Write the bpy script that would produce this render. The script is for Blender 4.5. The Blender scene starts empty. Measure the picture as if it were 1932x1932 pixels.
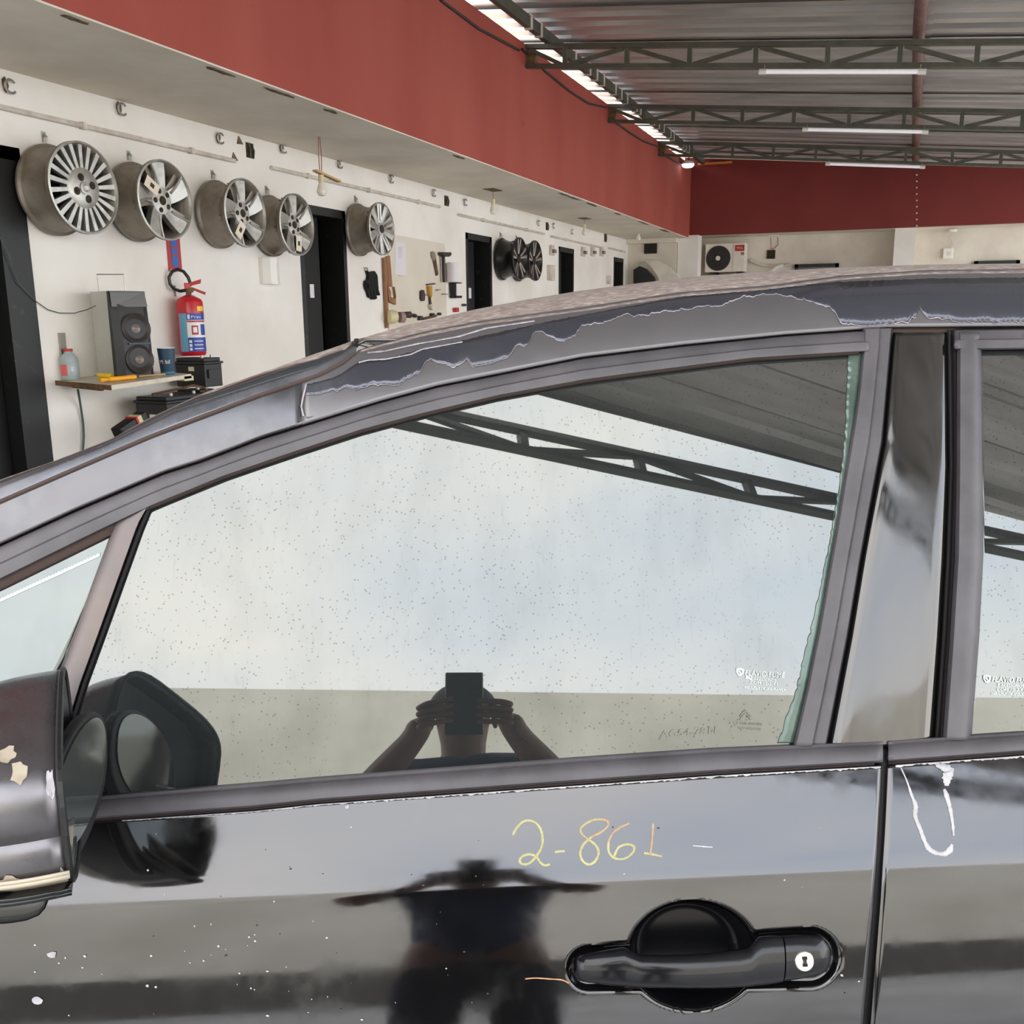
import bpy, bmesh, math, random
import numpy as np
from math import sin, cos, tan, pi, radians, sqrt, atan2
from mathutils import Matrix, Vector
random.seed(7)
rng = np.random.default_rng(7)
SC = bpy.context.scene
COL = SC.collection

# ------------------------------------------------------------------ camera
FPX = 1760.0                                   # focal length in pixels of the 1932 frame
HEAD, PITCH, ROLL = radians(21.9), math.atan(370 / FPX), .0083
EYE = np.array([0., 0., 1.43])
UP = np.array([0., 0., 1.])
_fh = np.array([-sin(HEAD), cos(HEAD), 0.]); _r0 = np.array([cos(HEAD), sin(HEAD), 0.])
FWD = cos(PITCH) * _fh - sin(PITCH) * UP
_u0 = sin(PITCH) * _fh + cos(PITCH) * UP
RGT = cos(ROLL) * _r0 - sin(ROLL) * _u0
UPV = cos(ROLL) * _u0 + sin(ROLL) * _r0
cd = bpy.data.cameras.new('camera'); cam = bpy.data.objects.new('camera', cd); COL.objects.link(cam)
cd.sensor_width = 36; cd.lens = 36 * FPX / 1932; cd.clip_start = .01; cd.clip_end = 200
cam.matrix_world = Matrix(((RGT[0], UPV[0], -FWD[0], EYE[0]), (RGT[1], UPV[1], -FWD[1], EYE[1]),
                           (RGT[2], UPV[2], -FWD[2], EYE[2]), (0, 0, 0, 1)))
SC.camera = cam
# ------------------------------------------------------------------ sky and exposure
SKY = 5.3
w = bpy.data.worlds.new('overcast_sky'); SC.world = w; w.use_nodes = True
nt = w.node_tree; nt.nodes.clear()
def _n(t, **k):
    n = nt.nodes.new(t)
    for a, b in k.items(): setattr(n, a, b)
    return n
tc = _n('ShaderNodeTexCoord'); mp = _n('ShaderNodeMapping'); mp.inputs['Scale'].default_value = (1, 1, 1.8)
nz = _n('ShaderNodeTexNoise'); nz.inputs['Scale'].default_value = 1.7; nz.inputs['Detail'].default_value = 4
rp = _n('ShaderNodeValToRGB')
rp.color_ramp.elements[0].position = .34; rp.color_ramp.elements[0].color = (.70, .78, .88, 1)
rp.color_ramp.elements[1].position = .66; rp.color_ramp.elements[1].color = (1.0, .985, .94, 1)
bg = _n('ShaderNodeBackground'); bg.inputs['Strength'].default_value = SKY; ou = _n('ShaderNodeOutputWorld')
for a, b in ((tc.outputs['Generated'], mp.inputs[0]), (mp.outputs[0], nz.inputs['Vector']), (nz.outputs['Fac'], rp.inputs[0]),
             (rp.outputs[0], bg.inputs[0]), (bg.outputs[0], ou.inputs[0])): nt.links.new(a, b)
sd = bpy.data.lights.new('added_sun', 'SUN'); sd.energy = 4.0; sd.angle = radians(30); sd.color = (1, .97, .93)  # extra sun beside the overcast sky, added to brighten the yard wall
so = bpy.data.objects.new('added_sun', sd); COL.objects.link(so); so.rotation_euler = Vector((.30, .62, 1.0)).to_track_quat('Z', 'Y').to_euler()
vs = SC.view_settings
SC.display_settings.display_device = 'sRGB'
vs.view_transform = 'Standard'; vs.look = 'None'; vs.gamma = 1; vs.use_curve_mapping = False
vs.exposure = 0.0
SC.cycles.max_bounces = 10; SC.cycles.diffuse_bounces = 6; SC.cycles.glossy_bounces = 6
SC.cycles.use_denoising = True; SC.cycles.caustics_reflective = False; SC.cycles.caustics_refractive = False

# ------------------------------------------------------------------ surveying: a pixel of the photograph on a known real plane
def ray(x, y):
    d = FWD + RGT * (x - 966) / FPX - UPV * (y - 966) / FPX
    return d
def onX(x, y, X): d = ray(x, y); return EYE + d * (X / d[0])
def onY(x, y, Y): d = ray(x, y); return EYE + d * (Y / d[1])
def onZ(x, y, z): d = ray(x, y); return EYE + d * ((z - EYE[2]) / d[2])
WALL = -3.9
def wl(x, y, off=0.): return onX(x, y, WALL + off)

# ------------------------------------------------------------------ materials
def srgb(c):
    return tuple((v / 255 / 12.92 if v / 255 <= .04045 else ((v / 255 + .055) / 1.055) ** 2.4) for v in c)
class G:                                        # tiny node-graph helper
    def __init__(s, name):
        s.m = bpy.data.materials.new(name); s.m.use_nodes = True; s.t = s.m.node_tree; s.t.nodes.clear()
        s.out = s.t.nodes.new('ShaderNodeOutputMaterial'); s.tc = s.t.nodes.new('ShaderNodeTexCoord')
    def n(s, t, ins=None, **k):
        n = s.t.nodes.new(t)
        for a, b in k.items(): setattr(n, a, b)
        for a, b in (ins or {}).items():
            if hasattr(b, 'links'): s.t.links.new(b, n.inputs[a])
            else: n.inputs[a].default_value = b
        return n
    def noise(s, scale, detail=3, stretch=(1, 1, 1), rough=.55):
        m = s.n('ShaderNodeMapping', {0: s.tc.outputs['Object'], 'Scale': stretch})
        return s.n('ShaderNodeTexNoise', {'Vector': m.outputs[0], 'Scale': scale, 'Detail': detail, 'Roughness': rough}).outputs['Fac']
    def ramp(s, f, stops):
        r = s.n('ShaderNodeValToRGB', {0: f}); e = r.color_ramp.elements
        while len(e) < len(stops): e.new(.5)
        for q, (p, c) in zip(e, stops):
            q.position = p; q.color = (c, c, c, 1) if isinstance(c, (int, float)) else (*c[:3], 1)
        return r.outputs[0]
    def mix(s, f, a, b):
        n = s.n('ShaderNodeMix', data_type='RGBA')
        for i, v in ((0, f), (6, a), (7, b)):
            if hasattr(v, 'links'): s.t.links.new(v, n.inputs[i])
            else: n.inputs[i].default_value = v if i == 0 else (*v[:3], 1)
        return n.outputs[2]
    def math(s, op, a, b=0.): return s.n('ShaderNodeMath', {0: a, 1: b}, operation=op).outputs[0]
    def bump(s, h, strength, dist=.01): return s.n('ShaderNodeBump', {'Height': h, 'Strength': strength, 'Distance': dist}).outputs[0]
    def bsdf(s, **k):
        names = dict(col='Base Color', rough='Roughness', metal='Metallic', spec='Specular IOR Level', normal='Normal', coat='Coat Weight',
                     coatr='Coat Roughness', trans='Transmission Weight', alpha='Alpha', emit='Emission Color', estr='Emission Strength')
        b = s.n('ShaderNodeBsdfPrincipled')
        for a, v in k.items():
            i = b.inputs[names[a]]
            if hasattr(v, 'links'): s.t.links.new(v, i)
            else: i.default_value = (*v[:3], 1) if a in ('col', 'emit') else v
        return b.outputs[0]
    def end(s, sh): s.t.links.new(sh, s.out.inputs[0]); return s.m
def mat(name, col, rough=.5, metal=0., col2=None, scale=6, lo=.4, hi=.65, bump=0., bscale=40, stretch=(1, 1, 1), spec=.5, emit=None, estr=0.):
    g = G(name); k = dict(rough=rough, metal=metal, spec=spec)
    c = srgb(col)
    k['col'] = g.mix(g.ramp(g.noise(scale, 5, stretch), [(lo, 0), (hi, 1)]), c, srgb(col2)) if col2 else c
    if bump: k['normal'] = g.bump(g.noise(bscale, 4, stretch), bump)
    if emit: k['emit'] = srgb(emit); k['estr'] = estr
    return g.end(g.bsdf(**k))
M = {}
M['wall'] = mat('white_limewash', (243, 238, 233), .85, col2=(232, 225, 217), scale=1.3, bump=.25, bscale=9)
M['wall_far'] = mat('white_far_wall', (230, 222, 210), .85, col2=(205, 195, 182), scale=1.1, bump=.2, bscale=7)
M['slab'] = mat('old_painted_slab', (232, 223, 208), .85, col2=(216, 206, 190), scale=1.6, bump=.3, bscale=6)
M['peel'] = mat('flaked_plaster', (116, 96, 72), .9, col2=(70, 56, 42), scale=30)
def _red():
    g = G('red_fascia_paint')
    a = g.mix(g.ramp(g.noise(1.2, 5, (1, 1, .25)), [(.35, 0), (.7, 1)]), srgb((158, 68, 57)), srgb((172, 84, 70)))
    a = g.mix(g.ramp(g.noise(5, 6), [(.70, 0), (.78, 1)]), a, srgb((138, 64, 55)))
    return g.end(g.bsdf(col=a, rough=.75, normal=g.bump(g.noise(14, 5), .15)))
M['red'] = _red()
M['red_far'] = mat('red_fascia_paint_shaded', (126, 44, 39), .75, col2=(116, 39, 34), scale=1.0)  # darker copy of the fascia red, shade put into the colour
M['black_door'] = mat('black_door_paint', (20, 20, 21), .5, spec=.3, col2=(14, 14, 15), scale=4)
M['black_frame'] = mat('black_frame_paint', (18, 18, 19), .5, col2=(44, 42, 38), scale=16, lo=.62, hi=.7)
M['shade_black'] = mat('shade_black', (26, 25, 25), .9)  # near-black standing for shade behind the doors and inside the rims
M['floor'] = mat('concrete_floor', (182, 181, 180), .7, col2=(158, 157, 155), scale=1.4, bump=.2)
M['outwall'] = mat('weathered_render', (236, 231, 218), .9, col2=(212, 207, 192), scale=.7, bump=.2, bscale=5)
M['truss'] = mat('olive_grey_steel', (84, 83, 70), .5, col2=(70, 70, 58), scale=8)
M['purlin_red'] = mat('red_oxide_pipe', (112, 74, 66), .55, col2=(92, 58, 52), scale=9)
M['sheet'] = mat('galvanised_sheet', (200, 194, 188), .33, .68, col2=(174, 168, 162), scale=2.0, stretch=(.5, 3, 1))
M['tube'] = mat('white_lamp_tube', (240, 238, 240), .35, emit=(255, 252, 255), estr=.25)
M['plastic_white'] = mat('white_plastic', (236, 232, 226), .4)
M['pvc'] = mat('grey_white_conduit', (216, 208, 197), .5, col2=(190, 178, 164), scale=10)
M['rust'] = mat('rusty_bracket', (120, 96, 66), .8, col2=(80, 60, 40), scale=30)
M['black'] = mat('black_plastic', (24, 24, 25), .45)
M['black_gloss'] = mat('black_gloss', (16, 17, 19), .18)
M['cup'] = mat('black_handle_cup', (10, 10, 13), .22, spec=.2)
M['hole'] = mat('dark_hole', (26, 22, 16), .9, col2=(70, 58, 36), scale=60)
M['alloy'] = mat('silver_alloy', (190, 187, 181), .44, .7, col2=(160, 156, 149), scale=14)
M['alloy_dull'] = mat('dull_rim_barrel', (150, 141, 130), .5, .45, col2=(118, 106, 92), scale=7, stretch=(1, 1, 1))
M['alloy_black'] = mat('black_rim_barrel', (20, 20, 21), .3)
M['machined'] = mat('machined_rim_face', (210, 206, 204), .22, .85)
M['steel'] = mat('bare_steel', (170, 168, 162), .35, .7)
M['tag'] = mat('paper_tag', (232, 218, 200), .8)
M['ink'] = mat('dark_ink', (60, 56, 54), .8)
M['paper'] = mat('paper_sheet', (228, 222, 228), .8)
M['board'] = mat('cream_tool_board', (224, 214, 200), .8, col2=(214, 202, 186), scale=2)
M['red_gloss'] = mat('red_enamel', (196, 34, 44), .25)
M['red_dull'] = mat('red_plastic', (178, 44, 44), .5)
M['blue'] = mat('blue_print', (44, 92, 170), .45)
M['blue_dark'] = mat('deep_blue_print', (36, 66, 160), .45)
M['cyan'] = mat('pale_blue_print', (112, 170, 200), .45)
M['white_print'] = mat('white_print', (236, 234, 236), .45)
M['yellow'] = mat('yellow_plastic', (240, 200, 40), .4)
M['orange'] = mat('orange_plastic', (244, 170, 36), .4)
M['wood'] = mat('brown_wood', (158, 112, 78), .6, col2=(126, 82, 54), scale=14, stretch=(1, 1, .15))
M['wood_pale'] = mat('pale_wood', (196, 160, 110), .6)
M['edge_brown'] = mat('chipboard_edge', (112, 82, 58), .8, col2=(80, 56, 40), scale=30)
M['laminate'] = mat('cream_laminate', (214, 204, 184), .4, col2=(190, 180, 160), scale=10)
M['grey_box'] = mat('grey_cabinet', (184, 182, 174), .6, col2=(172, 170, 160), scale=3)
M['charcoal'] = mat('charcoal_plastic', (34, 34, 36), .5)
M['cone'] = mat('speaker_cone', (52, 44, 42), .45)
M['silver_cap'] = mat('dust_cap', (120, 110, 104), .35, .3)
M['bottle'] = mat('grey_blue_bottle', (160, 172, 174), .35)
M['navy'] = mat('navy_card', (34, 66, 88), .5)
M['cream'] = mat('cream_plastic', (214, 200, 160), .5)
M['bulb'] = mat('frosted_bulb', (230, 224, 212), .2)
M['glove'] = mat('black_knit', (14, 14, 15), .9, bump=.3, bscale=300)
M['cord'] = mat('dark_cable', (46, 44, 44), .6)
M['cord_green'] = mat('green_grey_wire', (70, 84, 78), .6)
M['cord_red'] = mat('red_wire', (150, 96, 84), .6)
M['lamp_on'] = mat('lit_flood_lens', (250, 255, 255), .3, emit=(245, 255, 252), estr=3.0)
M['amber_lit_tone'] = mat('amber_sheet_lit_tone', (236, 140, 60), .5)  # opaque amber; daylight through the sheet is put into the colour
M['white_car'] = mat('white_car_panel', (222, 214, 204), .35, col2=(200, 190, 178), scale=4)
# --- car materials (the weathered panels differ in gloss)
def _paint(name, base, metal, r0, r1, haze=(.16, .16, .17), hz=(.58, .75), hzamt=.5, dust=False):
    g = G(name)
    n1 = g.noise(9, 6); n2 = g.noise(38, 5)
    patch = g.math('MULTIPLY', g.ramp(n1, [(hz[0], 0), (hz[1], 1)]), hzamt)
    col = g.mix(patch, base, haze)
    rough = g.math('ADD', g.math('MULTIPLY', g.ramp(n2, [(.4, 0), (.75, 1)]), r1 - r0), r0)
    rough = g.math('ADD', rough, g.math('MULTIPLY', patch, .25))
    if dust:                                   # settled dust lies on the upward faces
        nm = g.n('ShaderNodeNewGeometry').outputs['Normal']
        z = g.n('ShaderNodeSeparateXYZ', {0: nm}).outputs[2]
        fz = g.math('ADD', z, g.math('MULTIPLY', g.noise(30, 4, (.5, 1, 1)), .06))
        f = g.ramp(fz, [(.955, 0), (.985, 1)])
        grain = g.ramp(g.noise(330, 4, (.25, 1, 1)), [(.36, srgb((130, 116, 111))), (.54, srgb((158, 144, 138))), (.72, srgb((216, 205, 198)))])
        col = g.mix(f, col, grain)
        rough = g.n('ShaderNodeMix', {0: f, 2: rough, 3: .9}).outputs[0]
        mt = g.math('MULTIPLY', g.math('SUBTRACT', 1., f), metal)
    else: mt = metal
    return g.end(g.bsdf(col=col, rough=rough, metal=mt, normal=g.bump(g.noise(5, 2), .02, .02)))
M['paint'] = _paint('dark_grey_car_paint', (.091, .090, .094), .96, .05, .12, (.108, .106, .105), hzamt=.8)
M['paint_rail'] = _paint('faded_roof_rail_paint', (.160, .152, .163), .5, .30, .42, (.15, .144, .15), dust=True)
M['clearcoat'] = _paint('intact_clear_coat', (.085, .088, .112), .6, .12, .22, (.12, .122, .14), hzamt=.8)
M['flake_edge'] = mat('lifted_clear_coat_edge', (176, 170, 176), .6, col2=(140, 134, 142), scale=60)
M['trim'] = mat('greyed_black_trim', (84, 80, 85), .48, .1, col2=(70, 67, 71), scale=14, bump=.04, bscale=60)
M['trim_dark'] = mat('black_rubber_seal', (34, 31, 33), .6)
M['groove'] = mat('brown_dusty_groove', (70, 56, 52), .9)
M['pillar'] = _paint('gloss_pillar_panel', (.092, .089, .088), .95, .06, .13, (.11, .11, .112))
M['bar_bronze'] = mat('faded_bronze_pillar', (112, 100, 95), .42, .45, col2=(92, 88, 92), scale=7)
def _film(name, refl, tint, dots=True):
    g = G(name)
    gl = g.n('ShaderNodeBsdfGlossy', {'Color': (*tint, 1), 'Roughness': .012}).outputs[0]
    dk = g.bsdf(col=(.014, .017, .018), rough=.6, spec=.1)
    tr = g.n('ShaderNodeBsdfTransparent', {'Color': (.10, .12, .11, 1)}).outputs[0]
    under = g.n('ShaderNodeMixShader', {0: .25, 1: dk, 2: tr}).outputs[0]
    f = g.math('SUBTRACT', refl, g.math('MULTIPLY', g.ramp(g.noise(14, 6, (1.6, 1, .6)), [(.45, 0), (.8, 1)]), .13 * refl))
    if dots:
        v = g.n('ShaderNodeTexVoronoi', {'Vector': g.tc.outputs['Object'], 'Scale': 185.}).outputs['Distance']
        zone = g.ramp(g.noise(3.2, 3), [(.36, 0), (.54, 1)])
        d = g.math('MULTIPLY', g.ramp(v, [(.12, 1), (.20, 0)]), zone)
        f = g.math('SUBTRACT', f, g.math('MULTIPLY', d, .45 * refl))
        st = g.ramp(g.noise(60, 3, (3.2, 1, .35)), [(.62, 0), (.8, 1)])
        f = g.math('SUBTRACT', f, g.math('MULTIPLY', st, .12 * refl))
    sh = g.n('ShaderNodeMixShader', {0: f, 1: under, 2: gl}).outputs[0]
    return g.end(sh)
M['film'] = _film('mirror_tint_film_glass', .148, (.975, .985, .955))
M['film_q'] = _film('quarter_tint_glass', .145, (.90, .97, .955), False)
M['glass_edge'] = mat('bare_greenish_glass', (70, 88, 80), .12, .2, col2=(98, 114, 108), scale=20)
M['sticker'] = mat('pale_sticker_print', (206, 222, 214), .6)
M['sticker_faint'] = mat('faint_glass_etching', (112, 114, 106), .6)
M['windscreen'] = _paint('dusty_windscreen_glass', (.05, .055, .06), .3, .05, .1, (.05, .05, .05), dust=True)
M['chalk'] = mat('yellow_chalk', (178, 172, 126), .9, col2=(164, 157, 114), scale=60)
M['chalk_peach'] = mat('peach_chalk', (166, 138, 116), .9, col2=(172, 160, 120), scale=30)
M['residue'] = mat('white_glue_residue', (186, 184, 187), .7, col2=(160, 158, 163), scale=40)
M['handle'] = mat('black_door_handle', (18, 18, 22), .16, spec=.42)
M['chrome'] = mat('worn_chrome', (214, 208, 200), .25, .85)
M['pillar_paint'] = _paint('weathered_pillar_paint', (.105, .103, .112), .85, .16, .32, (.15, .148, .155), hz=(.48, .7), hzamt=.8)
M['cover_paint'] = _paint('blue_grey_pillar_cover', (.12, .125, .145), .6, .2, .4, (.19, .19, .21), hz=(.45, .65), hzamt=.8)
M['mirror_glass'] = _paint('dusty_mirror_glass', (.20, .225, .215), .75, .06, .10, (.22, .235, .225))
M['mirror_paint'] = _paint('worn_mirror_paint', (.150, .142, .152), .8, .22, .40, (.19, .185, .19), hz=(.5, .7))
M['cream_chip'] = mat('bare_primer_chips', (176, 164, 146), .6, col2=(150, 136, 118), scale=50)
M['chipped_trim'] = mat('chipped_dark_trim', (66, 64, 68), .35, col2=(180, 168, 150), scale=16, lo=.50, hi=.54, stretch=(1, 1, 1.6))
M['amber'] = mat('amber_lens', (206, 150, 110), .3)
M['interior'] = mat('dark_cabin_fabric', (40, 40, 42), .9)
M['tyre'] = mat('tyre_rubber', (26, 26, 27), .8)
M['skin'] = mat('brown_skin', (134, 96, 78), .55)
M['shirt'] = mat('navy_shirt', (36, 48, 84), .85)
M['jeans'] = mat('dark_trousers', (34, 36, 48), .85)
M['hair'] = mat('black_hair', (18, 16, 16), .7)
M['phone'] = mat('dark_phone', (30, 34, 38), .2)
M['added_redband'] = mat('added_red_band', (150, 40, 44), .8)

# ------------------------------------------------------------------ objects
WM = {}
def put(o, parent, world):
    COL.objects.link(o)
    if parent is not None: o.parent = parent
    WM[o.name] = world
    return o
def meta(o, label=None, cat=None, group=None, kind=None):
    for k, v in (('label', label), ('category', cat), ('group', group), ('kind', kind)):
        if v: o[k] = v
    return o
def thing(name, label, cat, loc, group=None, rotz=0.):
    o = bpy.data.objects.new(name, None); o.empty_display_size = .1
    o.location = [float(v) for v in loc]; o.rotation_euler = (0, 0, rotz)
    put(o, None, Matrix.Translation(Vector([float(v) for v in loc])) @ Matrix.Rotation(rotz, 4, 'Z'))
    return meta(o, label, cat, group)
def structure(name, label=None):
    o = bpy.data.objects.new(name, None); put(o, None, Matrix.Identity(4)); o['kind'] = 'structure'
    if label: o['label'] = label
    return o
def copy_tree(o, loc, label=None, group=None):
    r = o.copy(); COL.objects.link(r); r.location = [float(v) for v in loc]
    if label: r['label'] = label
    if group: r['group'] = group
    for ch in list(o.children):
        c = ch.copy(); COL.objects.link(c); c.parent = r
        for g2 in ch.children:
            d = g2.copy(); COL.objects.link(d); d.parent = c
    WM[r.name] = Matrix.Translation(r.location)
    return r
def V(a): return np.array(a, float)
def unit(a): a = V(a); return a / np.linalg.norm(a)
def frame_of(d):
    d = unit(d); a = V([0, 0, 1]) if abs(d[2]) < .9 else V([1, 0, 0])
    s = unit(np.cross(a, d)); return d, s, np.cross(d, s)
class MB:
    def __init__(s): s.v, s.f = [], []
    def add(s, vs, fs):
        b = len(s.v); s.v += [tuple(map(float, p)) for p in vs]; s.f += [tuple(b + i for i in f) for f in fs]; return s
    def box(s, lo, hi):
        (a, b, c), (d, e, f) = [np.minimum(lo, hi), np.maximum(lo, hi)]
        return s.add([(a, b, c), (d, b, c), (d, e, c), (a, e, c), (a, b, f), (d, b, f), (d, e, f), (a, e, f)],
                     [(0, 3, 2, 1), (4, 5, 6, 7), (0, 1, 5, 4), (1, 2, 6, 5), (2, 3, 7, 6), (3, 0, 4, 7)])
    def obox(s, c, ax, ay, az, h):               # oriented box, half sizes h
        c = V(c); P = [c + ax * x * h[0] + ay * y * h[1] + az * z * h[2] for z in (-1, 1) for x, y in ((-1, -1), (1, -1), (1, 1), (-1, 1))]
        return s.add(P, [(0, 3, 2, 1), (4, 5, 6, 7), (0, 1, 5, 4), (1, 2, 6, 5), (2, 3, 7, 6), (3, 0, 4, 7)])
    def beam(s, p, q, wd, ht=None, up=(0, 0, 1)):
        p, q = V(p), V(q); d = unit(q - p); u = V(up); sd = np.cross(d, u)
        if np.linalg.norm(sd) < 1e-4: sd = np.cross(d, V([1, 0, 0]))
        sd = unit(sd); u = np.cross(sd, d)
        return s.obox((p + q) / 2, d, sd, u, (np.linalg.norm(q - p) / 2, wd / 2, (ht or wd) / 2))
    def tube(s, pts, r, n=8, caps=True):
        pts = [V(p) for p in pts]; m = len(pts); R = r if hasattr(r, '__len__') else [r] * m
        b = len(s.v); ref = None
        for i, p in enumerate(pts):
            d = unit(pts[min(i + 1, m - 1)] - pts[max(i - 1, 0)])
            if ref is None: _, a, c = frame_of(d)
            else: a = unit(ref - d * (ref @ d)); c = np.cross(d, a)
            ref = a
            for k in range(n):
                t = 2 * pi * k / n; s.v.append(tuple(p + (a * cos(t) + c * sin(t)) * R[i]))
        for i in range(m - 1):
            for k in range(n):
                s.f.append((b + i * n + k, b + i * n + (k + 1) % n, b + (i + 1) * n + (k + 1) % n, b + (i + 1) * n + k))
        if caps: s.f.append(tuple(b + k for k in reversed(range(n)))); s.f.append(tuple(b + (m - 1) * n + k for k in range(n)))
        return s
    def lathe(s, o, d, prof, n=24, caps=False):  # prof: (radius, height along d)
        o = V(o); d, a, c = frame_of(d); b = len(s.v); m = len(prof)
        for r, h in prof:
            for k in range(n):
                t = 2 * pi * k / n; s.v.append(tuple(o + d * h + (a * cos(t) + c * sin(t)) * r))
        for i in range(m - 1):
            for k in range(n):
                s.f.append((b + i * n + k, b + i * n + (k + 1) % n, b + (i + 1) * n + (k + 1) % n, b + (i + 1) * n + k))
        if caps: s.f.append(tuple(b + k for k in reversed(range(n)))); s.f.append(tuple(b + (m - 1) * n + k for k in range(n)))
        return s
    def prism(s, poly, ext):                     # planar polygon of 3-D points pushed along ext
        P = [V(p) for p in poly]; e = V(ext); n = len(P)
        nr = sum((np.cross(P[i] - P[0], P[(i + 1) % n] - P[0]) for i in range(1, n)), V([0, 0, 0]))
        if nr @ e < 0: P = P[::-1]
        return s.add(P + [p + e for p in P], [tuple(reversed(range(n))), tuple(range(n, 2 * n))] +
                     [(i, (i + 1) % n, n + (i + 1) % n, n + i) for i in range(n)])
    def grid(s, A):                              # A[j][i] 3-D points
        A = np.asarray(A); nj, ni = A.shape[:2]; b = len(s.v)
        s.v += [tuple(p) for p in A.reshape(-1, 3)]
        s.f += [(b + j * ni + i, b + j * ni + i + 1, b + (j + 1) * ni + i + 1, b + (j + 1) * ni + i) for j in range(nj - 1) for i in range(ni - 1)]
        return s
    def ball(s, c, r, nu=14, nv=8, ax=(1, 1, 1)):
        c = V(c); A = [[c + V([r * ax[0] * sin(pi * j / nv) * cos(2 * pi * i / nu), r * ax[1] * sin(pi * j / nv) * sin(2 * pi * i / nu),
                               r * ax[2] * cos(pi * j / nv)]) for i in range(nu + 1)] for j in range(nv + 1)]
        return s.grid(A)
    def build(s, name, m, parent=None, smooth=False, bevel=0., solid=0., label=None, subd=0):
        wm = WM[parent.name] if parent is not None else Matrix.Identity(4)
        me = bpy.data.meshes.new(name)
        A = np.array(s.v)
        if parent is None:                        # a thing of one mesh gets its origin at its own base
            c = (A.min(0) + A.max(0)) / 2; c[2] = A[:, 2].min(); wm = Matrix.Translation(Vector(c))
        I = np.array(wm.inverted()); A = A @ I[:3, :3].T + I[:3, 3]
        me.from_pydata([tuple(p) for p in A], [], s.f); me.materials.append(m if not isinstance(m, str) else M[m])
        if smooth: me.polygons.foreach_set('use_smooth', [True] * len(me.polygons))
        me.validate(); me.update()
        o = bpy.data.objects.new(name, me); put(o, parent, wm)
        if parent is None: o.location = wm.translation
        if solid: q = o.modifiers.new('solid', 'SOLIDIFY'); q.thickness = solid; q.offset = -1
        if bevel: q = o.modifiers.new('bevel', 'BEVEL'); q.width = bevel; q.segments = 2; q.limit_method = 'ANGLE'
        if subd: q = o.modifiers.new('subd', 'SUBSURF'); q.levels = subd; q.render_levels = subd
        if smooth:
            try: me.set_sharp_from_angle(angle=radians(42))
            except Exception: pass
        if label: o['label'] = label
        return o
def struct(name, mb, m, parent=None, label=None, **k):
    o = mb.build(name, m, parent, **k)
    if parent is None: o['kind'] = 'structure'
    if label: o['label'] = label
    return o
def text_mb(txt, fn, mb=None):                    # letters laid flat: fn maps (u,v), u in letter heights, to a 3-D point
    c = bpy.data.curves.new('t', 'FONT'); c.body = txt; c.size = 1.0; c.resolution_u = 2
    o = bpy.data.objects.new('t', c); COL.objects.link(o)
    dg = bpy.context.evaluated_depsgraph_get(); me = o.evaluated_get(dg).to_mesh()
    vs_ = [(v.co.x, v.co.y) for v in me.vertices]; fs = [tuple(p.vertices) for p in me.polygons]
    o.evaluated_get(dg).to_mesh_clear(); bpy.data.objects.remove(o); bpy.data.curves.remove(c)
    mb = mb or MB(); w_ = max(x for x, y in vs_)
    return mb.add([fn(x / w_, y) for x, y in vs_], fs)
def disc_pts(c, a, b, r, n=16, r2=None): return [V(c) + V(a) * r * cos(2 * pi * k / n) + V(b) * (r2 or r) * sin(2 * pi * k / n) for k in range(n)]
# ================================================================== THE BUILDING
SLAB, FX, FY = 2.565, -2.97, 14.72               # low slab, fascia plane beside it, far fascia plane
def zs(X, base): return base - .096 * (X + 2.97)  # the metal roof falls towards +X
struct('floor', MB().box((-16, -16, -.1), (18, 20, 0)), 'floor')
def door_edges(l, t, r, tr): return wl(l, t)[1], wl(r, tr)[1], (wl(l, t)[2] + wl(r, tr)[2]) / 2
DOORS = [(2.55, wl(35, 280)[1], wl(35, 280)[2]), door_edges(561, 384, 650, 397), door_edges(878, 440, 927, 446),
         door_edges(1054, 465, 1082.5, 470), door_edges(1158, 485, 1176, 488)]
wm_ = MB(); y = -1.2
for a, b, t in DOORS:
    wm_.box((WALL - .2, y, 0), (WALL, a, SLAB + .1)); wm_.box((WALL - .2, a, t), (WALL, b, SLAB + .1)); y = b
wm_.box((WALL - .2, y, 0), (WALL, 14.7, SLAB + .1))
wall_left = struct('wall_left', wm_, 'wall')
for i, (a, b, t) in enumerate(DOORS):
    r = structure('door_%d' % (i + 1))
    fr = MB(); fw = .045 if i else .16
    fr.box((WALL - .2, a, 0), (WALL + .004, a + fw, t)); fr.box((WALL - .2, b - fw, 0), (WALL + .004, b, t)); fr.box((WALL - .2, a, t - .06), (WALL + .004, b, t))
    fr.build('door_frame', 'black_frame', r)
    mid = b - fw if i == 0 else a + (b - a) * .62
    MB().box((WALL - .12, a + fw, .01), (WALL - .09, mid - .004, t - .065)).build('door_leaf', 'black_door', r)
    MB().box((WALL - 1.2, a - .3, 0), (WALL - 1.15, b + .3, t)).box((WALL - 1.2, b + .3, 0), (WALL - .2, b + .34, t)).box((WALL - 1.2, a - .34, 0), (WALL - .2, a - .3, t)).box((WALL - 1.2, a - .3, t), (WALL - .2, b + .3, t + .04)).build('shade_lining', 'shade_black', r)  # room box behind the door, its darkness put into the colour
    if i == 0: MB().box((WALL - .088, b - .38, 0), (WALL - .075, b - .365, t - .07)).build('door_groove', 'hole', r)
    if i in (1, 2):
        (u0, v0), (u1, v1) = ((584, 536), (593, 562)) if i == 1 else ((884, 543), (889, 563))
        P, Q = onX(u0, v0, WALL - .089), onX(u1, v1, WALL - .089)
        MB().box((WALL - .0895, P[1], Q[2]), (WALL - .087, Q[1], P[2])).build('door_label', 'paper', r, label='small pale notice stuck on the black door')
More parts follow.
